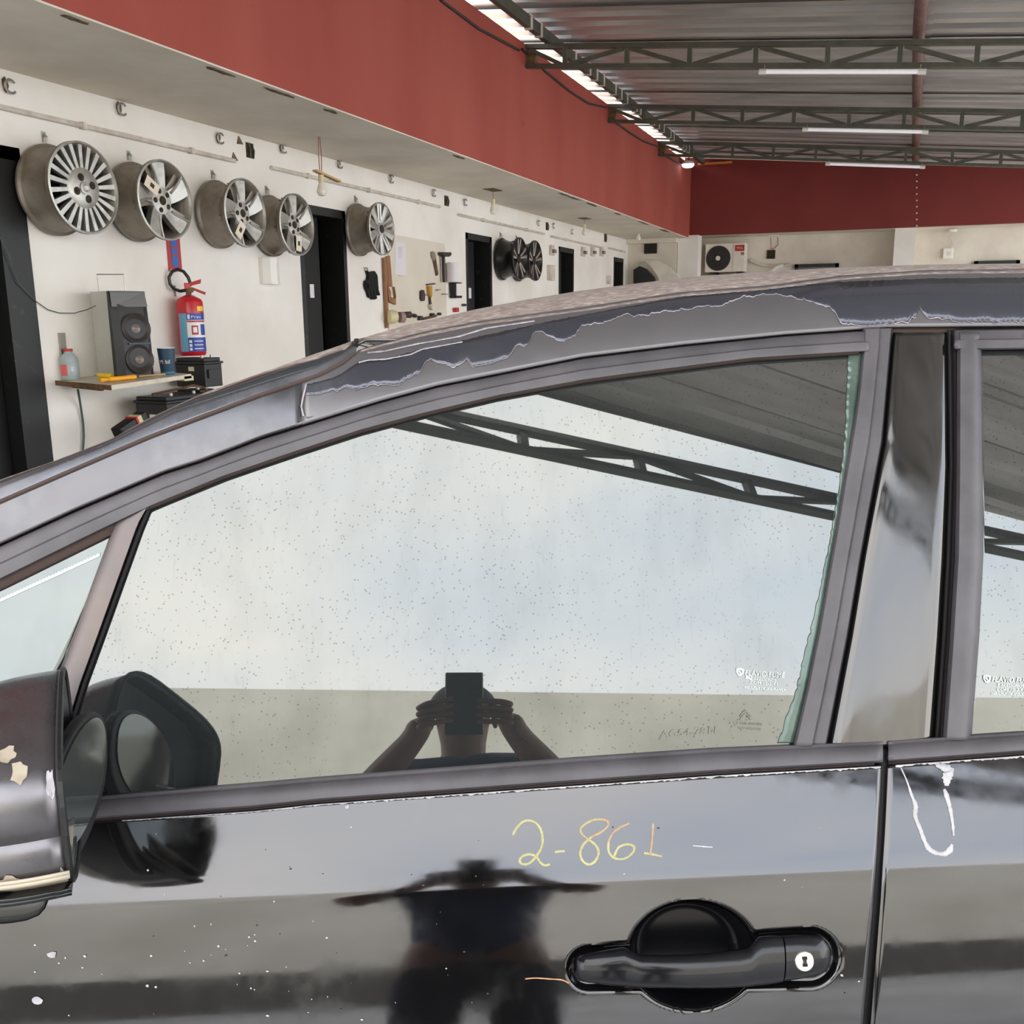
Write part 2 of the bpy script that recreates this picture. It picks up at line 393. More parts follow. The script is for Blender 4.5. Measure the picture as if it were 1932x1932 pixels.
sl = struct('ceiling', MB().box((WALL - .2, -1.2, SLAB), (FX - .003, FY + .1, SLAB + .16)).box((WALL - .2, FY + .1, SLAB), (FX - .12, 15.4, SLAB + .16)).box((FX - .12, FY + .12, SLAB + .04), (7.5, 15.6, SLAB + .2)), 'slab')
for cx, n, ln in ((160, 6, .22), (430, 7, .30), (545, 8, .4), (640, 5, .2), (880, 5, .25), (1075, 8, .5), (1095, 6, .5), (1128, 6, .6), (1175, 5, .4), (1225, 6, .8), (1262, 5, .7)):
    P = onZ(cx, 149 + .365 * (cx - 480), SLAB)       # paint broken away along the slab's front edge
    pts = []
    for k in range(14):
        t = 2 * pi * k / 14; q = .6 + .5 * random.random()
        pts.append((min(FX - .001, FX - .045 + (.02 + .03 * ((cx * 7) % 5) / 5) * q * cos(t)), P[1] + ln * .4 * q * sin(t), SLAB - .003))
    MB().prism(pts, (0, 0, .006)).build('plaster_scar', 'peel', sl)
fas = struct('trim_1', MB().box((FX - .12, -1.2, SLAB + .008), (FX, FY + .12, 3.62)), 'red', label='red painted concrete fascia over the left wall')
ff = MB().prism([(FX - .1, FY, SLAB + .04), (7.5, FY, SLAB + .04), (7.5, FY, zs(7.5, 3.735)), (FX - .1, FY, zs(FX, 3.735))], (0, .12, 0))
struct('trim_2', ff, 'red_far', label='red fascia across the far end, its shade put into the colour')
for cnt in range(9):                                 # rivets down the joint of the far fascia
    P = onY(1729.5, 330 + cnt * 12, FY - .003)
    MB().ball(P, .012, 6, 4).build('fascia_rivet', 'tag', bpy.data.objects['trim_2'])
struct('wall_far', MB().box((FX - .3, 15.35, 0), (7.5, 15.55, SLAB + .1)), 'wall_far')
struct('wall_end', MB().box((WALL, 14.62, 0), (-3.14, 14.8, SLAB)).box((-3.18, 14.8, 0), (-3.12, 15.4, SLAB)), 'wall_far')
struct('trim_3', MB().box((WALL, 14.5, 2.5), (-3.12, 14.62, SLAB)), 'slab', label='lintel beam at the end of the covered strip')
struct('trim_4', MB().box((-3.13, 14.66, 0), (-2.82, 14.95, SLAB + .04)), 'wall', label='white square column under the corner of the red fascia')
struct('trim_5', MB().box((-.06, 14.9, 0), (.215, 15.36, SLAB + .04)), 'wall', label='white column against the far wall')
struct('wall_back', MB().obox(V([1.7, -6.0, 1.94]), V([.96, .277, 0]), V([-.277, .96, 0]), UP, (11, .12, 1.94)), 'outwall')
struct('trim_6', MB().obox(V([6.2, -4.59, 2.75]), V([.96, .277, 0]), V([-.277, .96, 0]), UP, (1.05, .012, .16)), 'added_redband', label='red band added on the yard wall for its reflection in the door')  # made-up band that gives the red reflection in the door paint
struct('trim_7', MB().obox(V([2.0, -5.77, .45]), V([.96, .277, 0]), V([-.277, .96, 0]), UP, (10.6, .012, .45)), mat('dark_wall_base', (98, 96, 90), .9), label='dark plinth of the yard wall')

# ---- roof of corrugated sheets
roof = structure('ceiling_metal', 'corrugated galvanised roof on lattice beams')
def sheet(y0, x0, x1, lift, wide=1.0, pitch=.25):
    ys = []; k = 0
    n = int(round(wide / pitch))
    for k in range(n):
        for f, h in ((0, 0), (.42, 0), (.54, .032), (.88, .032)): ys.append((y0 + (k + f) * pitch, h))
    ys.append((y0 + wide + .05, 0))
    A = [[(X, max(Y, -.60 + .06 * (X - .44)), zs(X, 3.745) + h + lift) for X in np.linspace(x0, x1, 4)] for Y, h in ys]
    return MB().grid(A)
for i in range(16):
    for x0, x1, l in ((-3.25, .12, 0), (.0, 3.7, .006)):
        sheet(-.75 + i * 1.0, x0, x1, l + .004 * (i % 2)).build('roof_sheet', 'sheet', roof, solid=.001)
def lattice(Y, xs, x0, x1, label, skew=0., ztop=3.605, dep=.15, name='lattice_beam', bracket=True):
    yy = lambda X: Y + skew * X
    P = lambda X, z: V([X, yy(X), zs(X, z)])
    t = thing(name, label, 'roof beam', P(x0, ztop - dep), 'steel lattice beams under the metal roof')
    MB().beam(P(x0, ztop), P(x1, ztop), .05, .036).build('top_chord', 'truss', t)
    MB().beam(P(x0, ztop - dep), P(x1, ztop - dep), .05, .032).build('bottom_chord', 'truss', t)
    for i, X in enumerate(xs):
        MB().beam(P(X, ztop - .015), P(X, ztop - dep + .012), .034, .034, up=(0, 1, 0)).build('upright', 'truss', t)
        a = xs[i - 1] if i else x0
        zt, zb = ztop - .02, ztop - dep + .012
        q = (P(a + .03, zt), P(X - .03, zb)) if i % 2 == 0 else (P(a + .03, zb), P(X - .03, zt))
        MB().beam(q[0], q[1], .03, .026, up=(0, 1, 0)).build('diagonal', 'truss', t)
    if bracket:
        MB().prism([P(x0, ztop - .03), P(x0 + .10, ztop - .03), P(x0 + .06, ztop - dep), P(x0, ztop - dep)], (0, .05, 0)).build('wall_bracket', 'rust', t, label='pale rusted end plate')
    return t
X1s = [-2.63, -2.11, -1.61, -1.105, -.584, -.085, .42, .93, 1.44, 1.95, 2.46, 2.97, 3.45]
lattice(7.786, X1s, FX, 3.6, 'nearest of the three olive steel lattice beams under the roof')
lattice(10.23, [x + .05 for x in X1s], FX, 3.6, 'middle one of the three olive steel lattice beams under the roof')
lattice(12.57, [x + .09 for x in X1s], FX, 3.6, 'farthest olive steel lattice beam, just before the far red fascia')
lattice(-.80, [.62, 1.13, 1.64, 2.15, 2.66, 3.17, 3.5], .10, 3.6, 'bare steel lattice beam beyond the roof edge, seen mirrored in the door glass', skew=.11, ztop=3.60, bracket=False)
t = thing('edge_purlin', 'steel box purlin with pale straps running along the red fascia', 'purlin', (-2.77, 0, 3.6))
MB().beam((-2.77, -.5, 3.645), (-2.77, 14.6, 3.645), .045, .085).build('rail', 'truss', t)
for q in (13, 118, 200, 520, 590, 655, 700, 1075):
    pass
for px_ in (1002, 1021, 1086, 1113, 1126, 1139, 1161, 1172, 1183, 1201, 1208, 1234, 1243, 1252, 1265, 1271, 1289, 1294, 1300):
    yy = onX(px_, 52 + (px_ - 1002) * .8, -2.75)[1]
    MB().box((-2.80, yy - .02, 3.595), (-2.742, yy + .02, 3.70)).build('strap', 'pvc', t)
m_ = MB(); m_.tube([(.03, -.4, zs(.03, 3.685)), (.03, 7.9, zs(.03, 3.685)), (.14, 14.6, zs(.14, 3.685))], .043, 12)
meta(m_.build('roof_pipe', 'purlin_red', smooth=True), 'red oxide steel pipe crossing under the roof above the lattice beams', 'pipe')
for nm, Y, a, b in (('nearest', 7.76, -1.072, .099), ('middle', 10.20, -.962, .189), ('farthest', 12.54, -.893, .229)):
    t = thing('tube_light', {'nearest': 'longest white tube lamp, hung under the nearest lattice beam', 'middle': 'white tube lamp hung under the middle lattice beam',
              'farthest': 'white tube lamp under the farthest lattice beam, against the red fascia'}[nm], 'lamp', (a, Y, zs(a, 3.41)), 'tube lamps under the roof')
    P = lambda X, d=0: V([X, Y, zs(X, 3.408) - d])
    MB().tube([P(a + .05), P(b - .05)], .017, 10).build('tube', 'tube', t, smooth=True)
    for X, s_ in ((a, 1), (b, -1)):
        MB().tube([P(X), P(X + s_ * .055)], .021, 10).build('end_cap', 'plastic_white', t)
        MB().tube([P(X + s_ * .04, -.05), P(X + s_ * .04)], .003, 5).build('hanger', 'steel', t)
# cables slung along the fascia
def sag(p, q, s_, n=10): return [V(p) * (1 - k / n) + V(q) * (k / n) - UP * s_ * 4 * (k / n) * (1 - k / n) for k in range(n + 1)]
for lab, pts in (('black cable drooping on the red fascia at the top of the picture', [(832, 0), (905, 55), (980, 95)]),
                 ('black cable drooping on the red fascia between the two nearer lattice beams', [(985, 92), (1030, 135), (1075, 172), (1112, 196), (1145, 203)]),
                 ('black cable drooping on the red fascia between the two farther lattice beams', [(1150, 222), (1185, 248), (1215, 267), (1240, 276)]),
                 ('short black cable drooping on the red fascia beyond the farthest lattice beam', [(1243, 283), (1262, 298), (1288, 312)])):
    P = [onX(x, y, FX + .015) for x, y in pts]
    meta(MB().tube(P, .009, 6).build('fascia_cable', 'cord', smooth=True), lab, 'cable', 'cables slung on the red fascia')
t = thing('flood_lamp', 'lit white flood lamp at the inner corner of the red fascias', 'lamp', onX(1298, 316, -2.86))
P = onX(1298, 310, -2.86)
MB().lathe(P + V([0, 0, -.05]), (0, 0, 1), [(.0, 0), (.06, .008), (.085, .03), (.09, .05)], 16).build('lens', 'lamp_on', t, smooth=True)
MB().lathe(P, (0, 0, 1), [(.092, 0), (.08, .03), (.03, .05), (.0, .055)], 16).build('housing', 'plastic_white', t, smooth=True)
MB().tube([P + V([0, 0, .05]), P + V([.02, .1, .2])], .01, 6).build('arm', 'black', t)
P, Q = onY(1318, 311, 14.70), onY(1382, 307, 14.70)
meta(MB().box((P[0], 14.62, P[2] - .012), (Q[0], 14.70, P[2] + .012)).build('amber_strip', 'amber_lit_tone'), 'amber strip before the far red fascia, light through it put into its colour', 'roof strip')

# ---- on the left wall
for i, (a, b, lab) in enumerate((((-300, 148), (443, 301), 'surface conduit above the wall hung silver rims'), ((512, 312), (830, 393), 'surface conduit above the second black door, behind the hanging bulb'),
                            ((865, 405), (1027, 441), 'surface conduit above the third black door'), ((1040, 443), (1137, 470), 'surface conduit above the fourth black door'),
                            ((1149, 470), (1180, 473.5), 'short surface conduit at the far end of the left wall'))):
    P, Q = wl(*a, .014), wl(*b, .014); z = (P[2] + Q[2]) / 2 if i else 2.392
    P[2] = Q[2] = z
    t = thing('wall_conduit', lab, 'conduit', (P + Q) / 2, 'conduits along the left wall')
    MB().tube([P, Q], .0125, 8).build('pipe', 'pvc', t, smooth=True)
    n = max(2, int(abs(Q[1] - P[1]) / .8))
    for k in range(n):
        c = P + (Q - P) * ((k + .5) / n); MB().box((WALL, c[1] - .012, c[2] - .017), (WALL + .03, c[1] + .012, c[2] + .017)).build('clamp', 'pvc', t)
names = ['at the left edge of the picture, above the first conduit', 'above the leftmost silver rim pair, under the slab', 'just left of the nearest dark wall box', 'just right of the nearest dark wall box',
         'between the hanging bulb and the slab edge', 'above the silver ten spoke rim', 'just left of the second dark wall box', 'just right of the second dark wall box', 'just left of the third dark wall box', 'just right of the third dark wall box', 'above the fourth black door']
for (x, y), nm in zip(((20, 163), (231, 206), (417, 261), (536, 280), (643, 309), (740, 338), (820, 364), (879, 382), (1017, 421), (1045, 426), (1080, 437)), names):
    P = wl(x, y, .02); s_ = .030
    t = thing('pipe_clip', 'small open metal pipe clip ' + nm, 'clip', P - V([.02, 0, 0]), 'empty pipe clips under the slab')
    a = V([0, 1, 0]); b = UP
    MB().tube([P + a * s_ * cos(q) + b * s_ * sin(q) for q in np.linspace(.7, 2 * pi - .7, 10)], .006, 5).build('hook', 'steel', t)
    pts = [wl(x, y, .001) + a * (.012 + .012 * random.random()) * cos(q) - a * .03 + b * (.02 + .018 * random.random()) * sin(q) for q in np.linspace(0, 2 * pi, 9)[:-1]]
    MB().prism(pts, (.004, 0, 0)).build('base_stain', 'rust', t)
for (x, y, hw, hh), nm in zip(((471, 284, 8, 16), (842, 379, 4, 10.5), (1032, 427, 2.4, 8), (1142, 448, 2, 9)),
        ('nearest dark open wall box with bundled wires, right of the first conduit', 'second dark open wall box, between the second and third conduits', 'third dark open wall box, between the third and fourth conduits', 'farthest dark open wall box, beyond the fourth conduit')):
    P, Q = wl(x - hw, y - hh), wl(x + hw, y + hh)
    t = thing('junction_box', nm, 'wall box', wl(x, y), 'open wall boxes')
    MB().box((WALL - .03, P[1], Q[2]), (WALL + .003, Q[1], P[2])).build('box', 'hole', t)
    for k in range(3):
        yk = P[1] + (Q[1] - P[1]) * (.25 + .25 * k)
        MB().tube([(WALL + .004, yk, P[2]), (WALL + .014, yk + .01 * (-1) ** k, (P[2] + Q[2]) / 2), (WALL + .005, yk + .012, Q[2])], .004, 5).build('wire', 'cord_green' if k else 'rust', t)
for (x, y), nm in (((440, 297), 'right end of the first conduit'), ((450, 266), 'left of the nearest dark wall box')):
    P = wl(x, y); meta(MB().prism([P + V([0, -.02, -.02]), P + V([0, .04, -.015]), P + V([0, .0, .03])], (.006, 0, 0)).build('rust_stub', 'rust'), 'rusty broken stub at the ' + nm if 'end' in nm else 'rusty broken stub ' + nm, 'stub')
# bulbs hanging from the slab
def bulb(cx, cy, bx, by, lab, batten=False, plate=False):
    T = onZ(cx, cy, SLAB); w_ = (T - EYE) @ FWD
    B = EYE + ray(bx, by) * w_; B = V([T[0] + (B[0] - T[0]) * 0, T[1], B[2]])
    t = thing('hanging_bulb', lab, 'light bulb', (T[0], T[1], B[2] - .04), 'bulbs under the slab')
    top = B + UP * .085
    for d in ((-.008, .008) if batten else (0,)):
        MB().tube([T + V([0, d, 0]), T * .5 + top * .5 + V([0, d * 2, 0]), top + V([0, d, 0])], .003, 5).build('cord', 'cord_red', t)
    MB().tube([top + UP * .012, top - UP * .035], .019, 10).build('socket', 'cream', t)
    MB().lathe(B - UP * .035, (0, 0, 1), [(0, 0), (.02, .004), (.03, .02), (.031, .035), (.024, .06), (.014, .085)], 14).build('bulb', 'bulb', t, smooth=True)
    if batten: MB().beam(top + V([0, -.07, .03]), top + V([.03, .17, -.01]), .035, .012).build('batten', 'wood_pale', t)
    if plate: MB().prism([T + V(q) for q in ((-.06, -.1, -.004), (.05, -.11, -.004), (.06, .09, -.004), (-.05, .12, -.004))], (0, 0, .004)).build('ceiling_mark', 'rust', t)
bulb(602, 258, 599, 357, 'nearest bulb, hung on long wires with a wooden batten above its socket', True)
bulb(930, 358, 931, 396, 'bulb hanging from a brown stained ceiling mark above the third door', False, True)
bulb(1103, 412, 1104, 438, 'bulb hanging above the fourth black door', False, True)
bulb(1205, 440, 1205, 449, 'farthest bulb, close under the slab at the end wall')

# ---- rims on the wall (built about the origin, axle along +X, face outwards)
def rim(kind, lab, group, R=.215, W=.21):
    t = thing('wheel_rim', lab, 'wheel rim', (0, 0, 0), group)
    barrel_m = 'alloy_black' if kind == 'black' else 'alloy_dull'
    face_m = 'machined' if kind == 'black' else 'alloy'
    pr = [(R * .97, 0), (R, .004), (R, .016), (R * .93, .024), (R * .90, .05), (R * .82, .10), (R * .86, .15), (R * .93, W - .03), (R, W - .018), (R, W - .004), (R * .975, W), (R * .93, W - .01), (R * .885, W - .05), (R * .80, .10), (R * .85, .03), (R * .93, .004)]
    MB().lathe((0, 0, 0), (1, 0, 0), pr, 48).build('barrel', barrel_m, t, smooth=True)
    MB().lathe((0, 0, 0), (1, 0, 0), [(R * 1.0, W - .010), (R * 1.0, W), (R * .955, W + .003), (R * .925, W - .012)], 48).build('face_lip', face_m if kind != 'black' else 'alloy_black', t, smooth=True)
    MB().lathe((0, 0, 0), (1, 0, 0), [(0, .02), (R * .84, .025)], 32).build('rim_shade_disc', 'shade_black', t)  # dark disc set in for the shade behind the spokes
    def P(r, a, x): return V([x, -r * sin(a), r * cos(a)])
    def spoke(a, w0, w1, r0, r1, x0, x1, th, m, twist=0., crown=.0):
        A = []
        for k in range(5):
            f = k / 4; r = r0 + (r1 - r0) * f; hw = w0 + (w1 - w0) * f; x = x0 + (x1 - x0) * f; aa = a + twist * f
            A.append([P(r, aa - hw / max(r, .02), x - th), P(r, aa - hw / max(r, .02), x), P(r, aa, x + crown), P(r, aa + hw / max(r, .02), x), P(r, aa + hw / max(r, .02), x - th)])
        MB().grid(A).build('spoke', m, t)
    def hub(r, x, holes, m, pcd=.6, hole_r=.013):
        o = MB().lathe((0, 0, 0), (1, 0, 0), [(r, x - .05), (r, x - .006), (r * .93, x), (r * .35, x + .004), (0, x + .004)], 32).build('hub', m, t, smooth=True)
        for k in range(holes):
            a = 2 * pi * k / holes + .35; c = P(r * pcd, a, x + .001)
            MB().lathe(c, (1, 0, 0), [(hole_r, 0), (hole_r, .003), (0, .0032)], 12).build('lug_hole', 'hole', o)
        return o
    if kind == 'fan':
        for k in range(22): spoke(2 * pi * k / 22, .0085, .0115, R * .40, R * .95, W - .005, W - .006, .03, face_m)
        o = hub(R * .46, W - .003, 4, face_m, .52, .019)
        MB().lathe((W + .0015, 0, 0), (1, 0, 0), [(.030, 0), (.030, .004), (.018, .006), (.012, .003), (0, .002)], 18).build('centre_cap', 'alloy', o)
    elif kind == 'five':
        for k in range(5):
            a = 2 * pi * k / 5 + .12
            spoke(a - .10, .034, .046, R * .24, R * .95, W - .03, W - .008, .035, face_m, .14)
            spoke(a + .30, .020, .014, R * .26, R * .93, W - .045, W - .03, .03, 'alloy_dull', .12)
            spoke(a + .16, .006, .006, R * .40, R * .95, W - .02, W - .002, .01, face_m, .18, .004)
        o = hub(R * .36, W - .026, 5, face_m, .68, .014)
        MB().lathe((W - .023, 0, 0), (1, 0, 0), [(.024, 0), (.024, .003), (.017, .004), (0, .004)], 16).build('centre_cap', 'hole', o)
    elif kind == 'ten':
        for k in range(10):
            a = 2 * pi * k / 10 + .1
            spoke(a, .019, .040, R * .2, R * .96, W - .018, W - .006, .035, face_m, 0, .008)
        for k in range(5): spoke(2 * pi * k / 5 + .1, .008, .012, R * .3, R * .9, W - .004, W + .002, .006, 'steel', 0, .004)
        hub(R * .24, W - .008, 0, face_m)
        MB().lathe((W - .003, 0, 0), (1, 0, 0), [(.030, 0), (.030, .003), (0, .004)], 16).build('centre_cap', 'black', t)
    else:
        for k in range(5):
            a = 2 * pi * k / 5 + .05
            for s_ in (-1, 1): spoke(a + s_ * .17, .010, .016, R * .22, R * .96, W - .02, W - .004, .03, face_m, s_ * .03, .002)
            spoke(a, .022, .020, R * .2, R * .93, W - .03, W - .018, .03, 'alloy_black')
            spoke(a + pi / 5, .018, .03, R * .2, R * .93, W - .04, W - .02, .03, 'alloy_black')
        hub(R * .25, W - .016, 5, 'alloy_black', .7, .008)
    return t
def rim_tag(t, R, W, ang, r):
    c = V([W + .012, -r * sin(ang), r * cos(ang)]); a = unit([0, -sin(ang), cos(ang)]); b = np.cross(V([1, 0, 0]), a)
    MB().obox(c, V([1, 0, 0]), a, b, (.001, .05, .03)).build('price_tag', 'tag', t, label='pale paper tag on a spoke')
    MB().obox(c + V([.0018, 0, 0]), V([1, 0, 0]), a, b, (.0006, .014, .011)).build('tag_print', 'ink', [o for o in t.children if o.name.startswith('price_tag')][-1])
RG = 'silver rims hung on the left wall'
def hang(t, fx, fy, R, W):                           # fx, fy: pixel of the face centre
    P = onX(fx, fy, WALL + .02 + W); t.location = (WALL + .02, P[1], P[2]); WM[t.name] = Matrix.Translation(t.location)
    h = thing('rim_hook', '', 'hook', (WALL, P[1], P[2] + R), 'hooks holding the rims')
    MB().tube([(WALL, P[1], P[2] + R - .03), (WALL + .02, P[1], P[2] + R - .005), (WALL + .022, P[1], P[2] + R + .03), (WALL + .001, P[1], P[2] + R + .05)], .006, 6).build('prong', 'steel', h)
    MB().box((WALL, P[1] - .012, P[2] + R + .01), (WALL + .004, P[1] + .012, P[2] + R + .06)).build('back_plate', 'steel', h)
    return h
r1 = rim('fan', 'worn silver rim with many narrow spokes, leftmost on the wall', RG); hang(r1, 160, 355, .215, .21)['label'] = 'steel hook above the many spoked rim'
r2 = rim('five', 'five spoke silver rim with tag upper left, above the fire sign', RG, .208); rim_tag(r2, .208, .21, 1.05, .125); hang(r2, 313, 378, .208, .21)['label'] = 'steel hook above the rim over the fire sign'
r3 = rim('five', 'five spoke silver rim with tag lower left, middle of the silver row', RG, .200); rim_tag(r3, .2, .21, 2.5, .13); hang(r3, 464, 402, .2, .21)['label'] = 'steel hook above the middle silver rim'
r4 = rim('five', 'five spoke silver rim overlapping the second black door', RG, .196); rim_tag(r4, .196, .21, 3.05, .12); hang(r4, 561, 424, .196, .21)['label'] = 'steel hook above the rim overlapping the door'
r5 = rim('ten', 'bright ten spoke silver rim hung right of the second door', RG, .195); hang(r5, 719, 432, .195, .20)['label'] = 'steel hook above the ten spoke rim'
r6 = rim('black', 'black rim with machined double spokes, nearer one of the dark pair', 'black rims hung beyond the third door', .215); hang(r6, 982, 488, .215, .21)['label'] = 'steel hook above the nearer black rim'
r7 = copy_tree(r6, (0, 0, 0), 'black rim with machined double spokes, farther one of the dark pair'); hang(r7, 1011, 492, .215, .21)['label'] = 'steel hook above the farther black rim'
# ---- fire sign and extinguisher
t = thing('fire_sign', 'red fire extinguisher sign with a blue downward arrow', 'sign', wl(330, 485))
P, Q = wl(313, 440, .004), wl(344, 513, .004)
SGN = lambda u, v, o=0.: V([WALL + .004 + o, P[1] + (Q[1] - P[1]) * u, P[2] + (Q[2] - P[2]) * v])
MB().prism([SGN(0, 0), SGN(1, 0), SGN(1, 1), SGN(0, 1)], (-.003, 0, 0)).build('plate', 'red_dull', t)
MB().prism([SGN(.28, .05, .001), SGN(.74, .05, .001), SGN(.74, .74, .001), SGN(.88, .74, .001), SGN(.52, .93, .001), SGN(.14, .74, .001), SGN(.28, .74, .001)], (.001, 0, 0)).build('arrow', 'blue', t)
for u, v in ((.5, .35), (.5, .55)): MB().prism([SGN(u - .12, v - .02, .0025), SGN(u + .12, v - .02, .0025), SGN(u + .12, v + .03, .0025), SGN(u - .12, v + .03, .0025)], (.0006, 0, 0)).build('arrow_mark', 'red_dull', t)
for u in (.2, .62): MB().prism([SGN(u - .1, .955, .001), SGN(u + .2, .955, .001), SGN(u + .2, .975, .001), SGN(u - .1, .975, .001)], (.0006, 0, 0)).build('small_print', 'white_print', t)
EX = onX(361, 620, WALL + .10); mpx = ((EX - EYE) @ FWD) / FPX; ER = 24.3 * mpx
zt, zb = EX[2] + 52 * mpx, EX[2] - 50 * mpx
t = thing('fire_extinguisher', 'red fire extinguisher with blue and white label hung on the left wall', 'fire extinguisher', (EX[0], EX[1], zb))
MB().lathe((EX[0], EX[1], zb), (0, 0, 1), [(0, 0), (ER * .9, 0), (ER, .012), (ER, zt - zb - .012), (ER * .9, zt - zb + .006), (ER * .5, zt - zb + .022), (ER * .3, zt - zb + .03), (0, zt - zb + .03)], 32).build('cylinder', 'red_gloss', t, smooth=True)
vd = unit([EYE[0] - EX[0], EYE[1] - EX[1], 0]); vr = V([-vd[1], vd[0], 0])
def patch(a0, a1, y0, y1, m, nm, o=.0012):
    z0, z1 = EX[2] + (620 - y1) * mpx, EX[2] + (620 - y0) * mpx
    A = [[V([EX[0], EX[1], z]) + (vd * cos(a) + vr * sin(a)) * (ER + o) for a in np.linspace(a0, a1, 10)] for z in (z0, z1)]
    return MB().grid(A).build(nm, m, t, smooth=True)
patch(-1.0, -.30, 592, 662, 'cyan', 'label_strip'); patch(-.30, 1.35, 592, 604, 'blue_dark', 'label_header'); patch(-.30, 1.35, 604, 636, 'white_print', 'label_panel')
patch(-.30, 1.35, 636, 662, 'blue_dark', 'label_footer'); patch(-.28, 1.3, 605, 608, 'red_dull', 'label_line', .002); patch(.02, .52, 614, 631, 'red_dull', 'label_pictogram', .002)
patch(.12, .42, 617, 627, 'white_print', 'label_flame', .003); patch(.72, 1.25, 612, 632, 'blue_dark', 'label_box', .002); patch(-.22, -.05, 594, 602, 'white_print', 'label_logo', .002)
for k in range(3):
    patch(-.22, -.02, 641 + 7 * k, 646 + 7 * k, 'white_print', 'label_icon', .002); patch(.14, .9, 642 + 7 * k, 643.4 + 7 * k, 'white_print', 'label_text', .002)
text_mb('Prev', lambda u, v: (lambda a: V([EX[0], EX[1], EX[2] + (601 - 620) * -mpx + v * 8 * mpx]) + (vd * cos(a) + vr * sin(a)) * (ER + .0025))(.02 + .8 * u)).build('label_word', 'white_print', t)
patch(.55, 1.2, 579, 588, 'yellow', 'year_mark')
HT = V([EX[0], EX[1], zt + .03])
MB().tube([HT, HT + UP * .035], .016, 12).build('neck', 'rust', t)
MB().obox(HT + UP * .05 - vr * .004, vd, vr, UP, (.012, .018, .018)).build('valve', 'red_gloss', t, bevel=.004)
MB().prism([HT + UP * .05 + vr * .01, HT + UP * .065 + vr * .07, HT + UP * .09 + vr * .075, HT + UP * .07 + vr * .01], vd * .012).build('lever', 'red_dull', t)
MB().prism([HT + UP * .03 + vr * .02, HT + UP * .0 + vr * .09, HT + UP * .015 + vr * .095, HT + UP * .045 + vr * .02], vd * .012).build('carry_handle', 'red_dull', t)
MB().lathe(HT + UP * .028 + vd * .014 + vr * .015, vd, [(.016, 0), (.016, .008), (0, .008)], 14).build('gauge', 'rust', t)
hp = [(0, .028, -.01), (0, .022, -.045), (0, .034, -.078), (0, .062, -.098), (0, .10, -.10), (0, .132, -.08), (0, .145, -.048), (0, .132, -.018), (0, .10, .004), (0, .065, .014), (0, .05, .012)]
MB().tube([HT + UP * q[1] + vr * q[2] for q in hp], .0095, 8).build('hose', 'black', t, smooth=True)
P = wl(334, 549, .01); meta(MB().box((WALL, P[1] - .014, P[2] - .03), (WALL + .015, P[1] + .014, P[2] + .03)).build('hook_plate', 'steel'), 'small slotted steel plate on the wall inside the extinguisher hose', 'hook plate')

# ---- shelf and what stands on it
_bl = wl(105, 718); _fl = onX(210, 727, -3.44); _fr = onX(361, 705.5, -3.44)
_br = _fr + _bl - _fl; _br[0] = WALL
_sn = np.cross(_fl - _bl, _fr - _bl); _sn = _sn / _sn[2]        # the board sags a little: its plane
SZ = _fl[2]
def onS(x, y, up=0.): d = ray(x, y); return EYE + d * (((_bl + UP * up - EYE) @ _sn) / (d @ _sn))
sc = [_bl, _fl, _fr, _br]
t = thing('shelf', 'cream topped wall shelf holding the loudspeaker and cup', 'shelf', (WALL, 3.9, SZ - .02))
MB().prism(sc, (0, 0, -.022)).build('board', 'laminate', t)
e0, e1 = sc[0], sc[1]; nn = unit(np.cross(e1 - e0, UP)) * -1
MB().prism([e0 + V([.0, 0, .0005]), e1 + V([0, 0, .0005]), e1 - UP * .0235, e0 - UP * .0235], unit([-.3, -1, 0]) * .004).build('edge_strip', 'edge_brown', t, label='bare brown chipboard edge')
B0 = wl(114, 628); B1 = wl(119, 716)
MB().box((WALL, B0[1] - .018, B1[2] - .03), (WALL + .012, B0[1] + .018, B0[2])).build('wall_bracket', 'steel', t)
MB().beam((WALL + .01, _bl[1] + .1, _bl[2] - .033), (WALL + .2, _bl[1] + .1, _bl[2] - .045), .02, .02).build('arm', 'rust', t)
Q = _fr + V([-.03, -.02, -.022]); MB().obox(Q, V([1, 0, 0]), V([0, 1, 0]), UP, (.03, .035, .012)).build('corner_block', 'cream', t)
FL = onX(216, 714, -3.68); FL[2] = _bl[2] - ((FL - _bl) @ _sn - (FL[2] - _bl[2])) + .003
a_ = cos(radians(42)) * _fh + sin(radians(42)) * _r0; b_ = V([-a_[1], a_[0], 0]); b_ = b_ if b_ @ _fh > 0 else -b_
mps = ((FL - EYE) @ FWD) / FPX; wd = 66 * mps / sin(radians(65)); dep = .18; SH = onX(206, 549, FL[0])[2] - FL[2]
t = thing('loudspeaker', 'grey loudspeaker cabinet with black two woofer front on the shelf', 'loudspeaker', FL + a_ * wd / 2 + b_ * .1)
SP = lambda u, d, z: FL + a_ * u + b_ * d + UP * z
MB().add([SP(0, .0, 0), SP(wd, .0, 0), SP(wd, dep, 0), SP(0, dep, 0), SP(0, .0, SH), SP(wd, .0, SH), SP(wd, dep, SH), SP(0, dep, SH)],
         [(0, 3, 2, 1), (4, 5, 6, 7), (0, 1, 5, 4), (1, 2, 6, 5), (2, 3, 7, 6), (3, 0, 4, 7)]).build('cabinet', 'grey_box', t)
fr_ = lambda z: -.012 - .052 * sin(pi * min(1, max(0, (SH * 1.04 - z) / SH)) * .62)
zsn = np.linspace(0, SH, 14)
bf = MB(); A = []
for z in zsn:
    d = fr_(z); A.append([SP(0, 0, z), SP(.0, d * .55, z), SP(wd * .18, d, z), SP(wd * .85, d, z), SP(wd, d * .5, z), SP(wd, 0, z)])
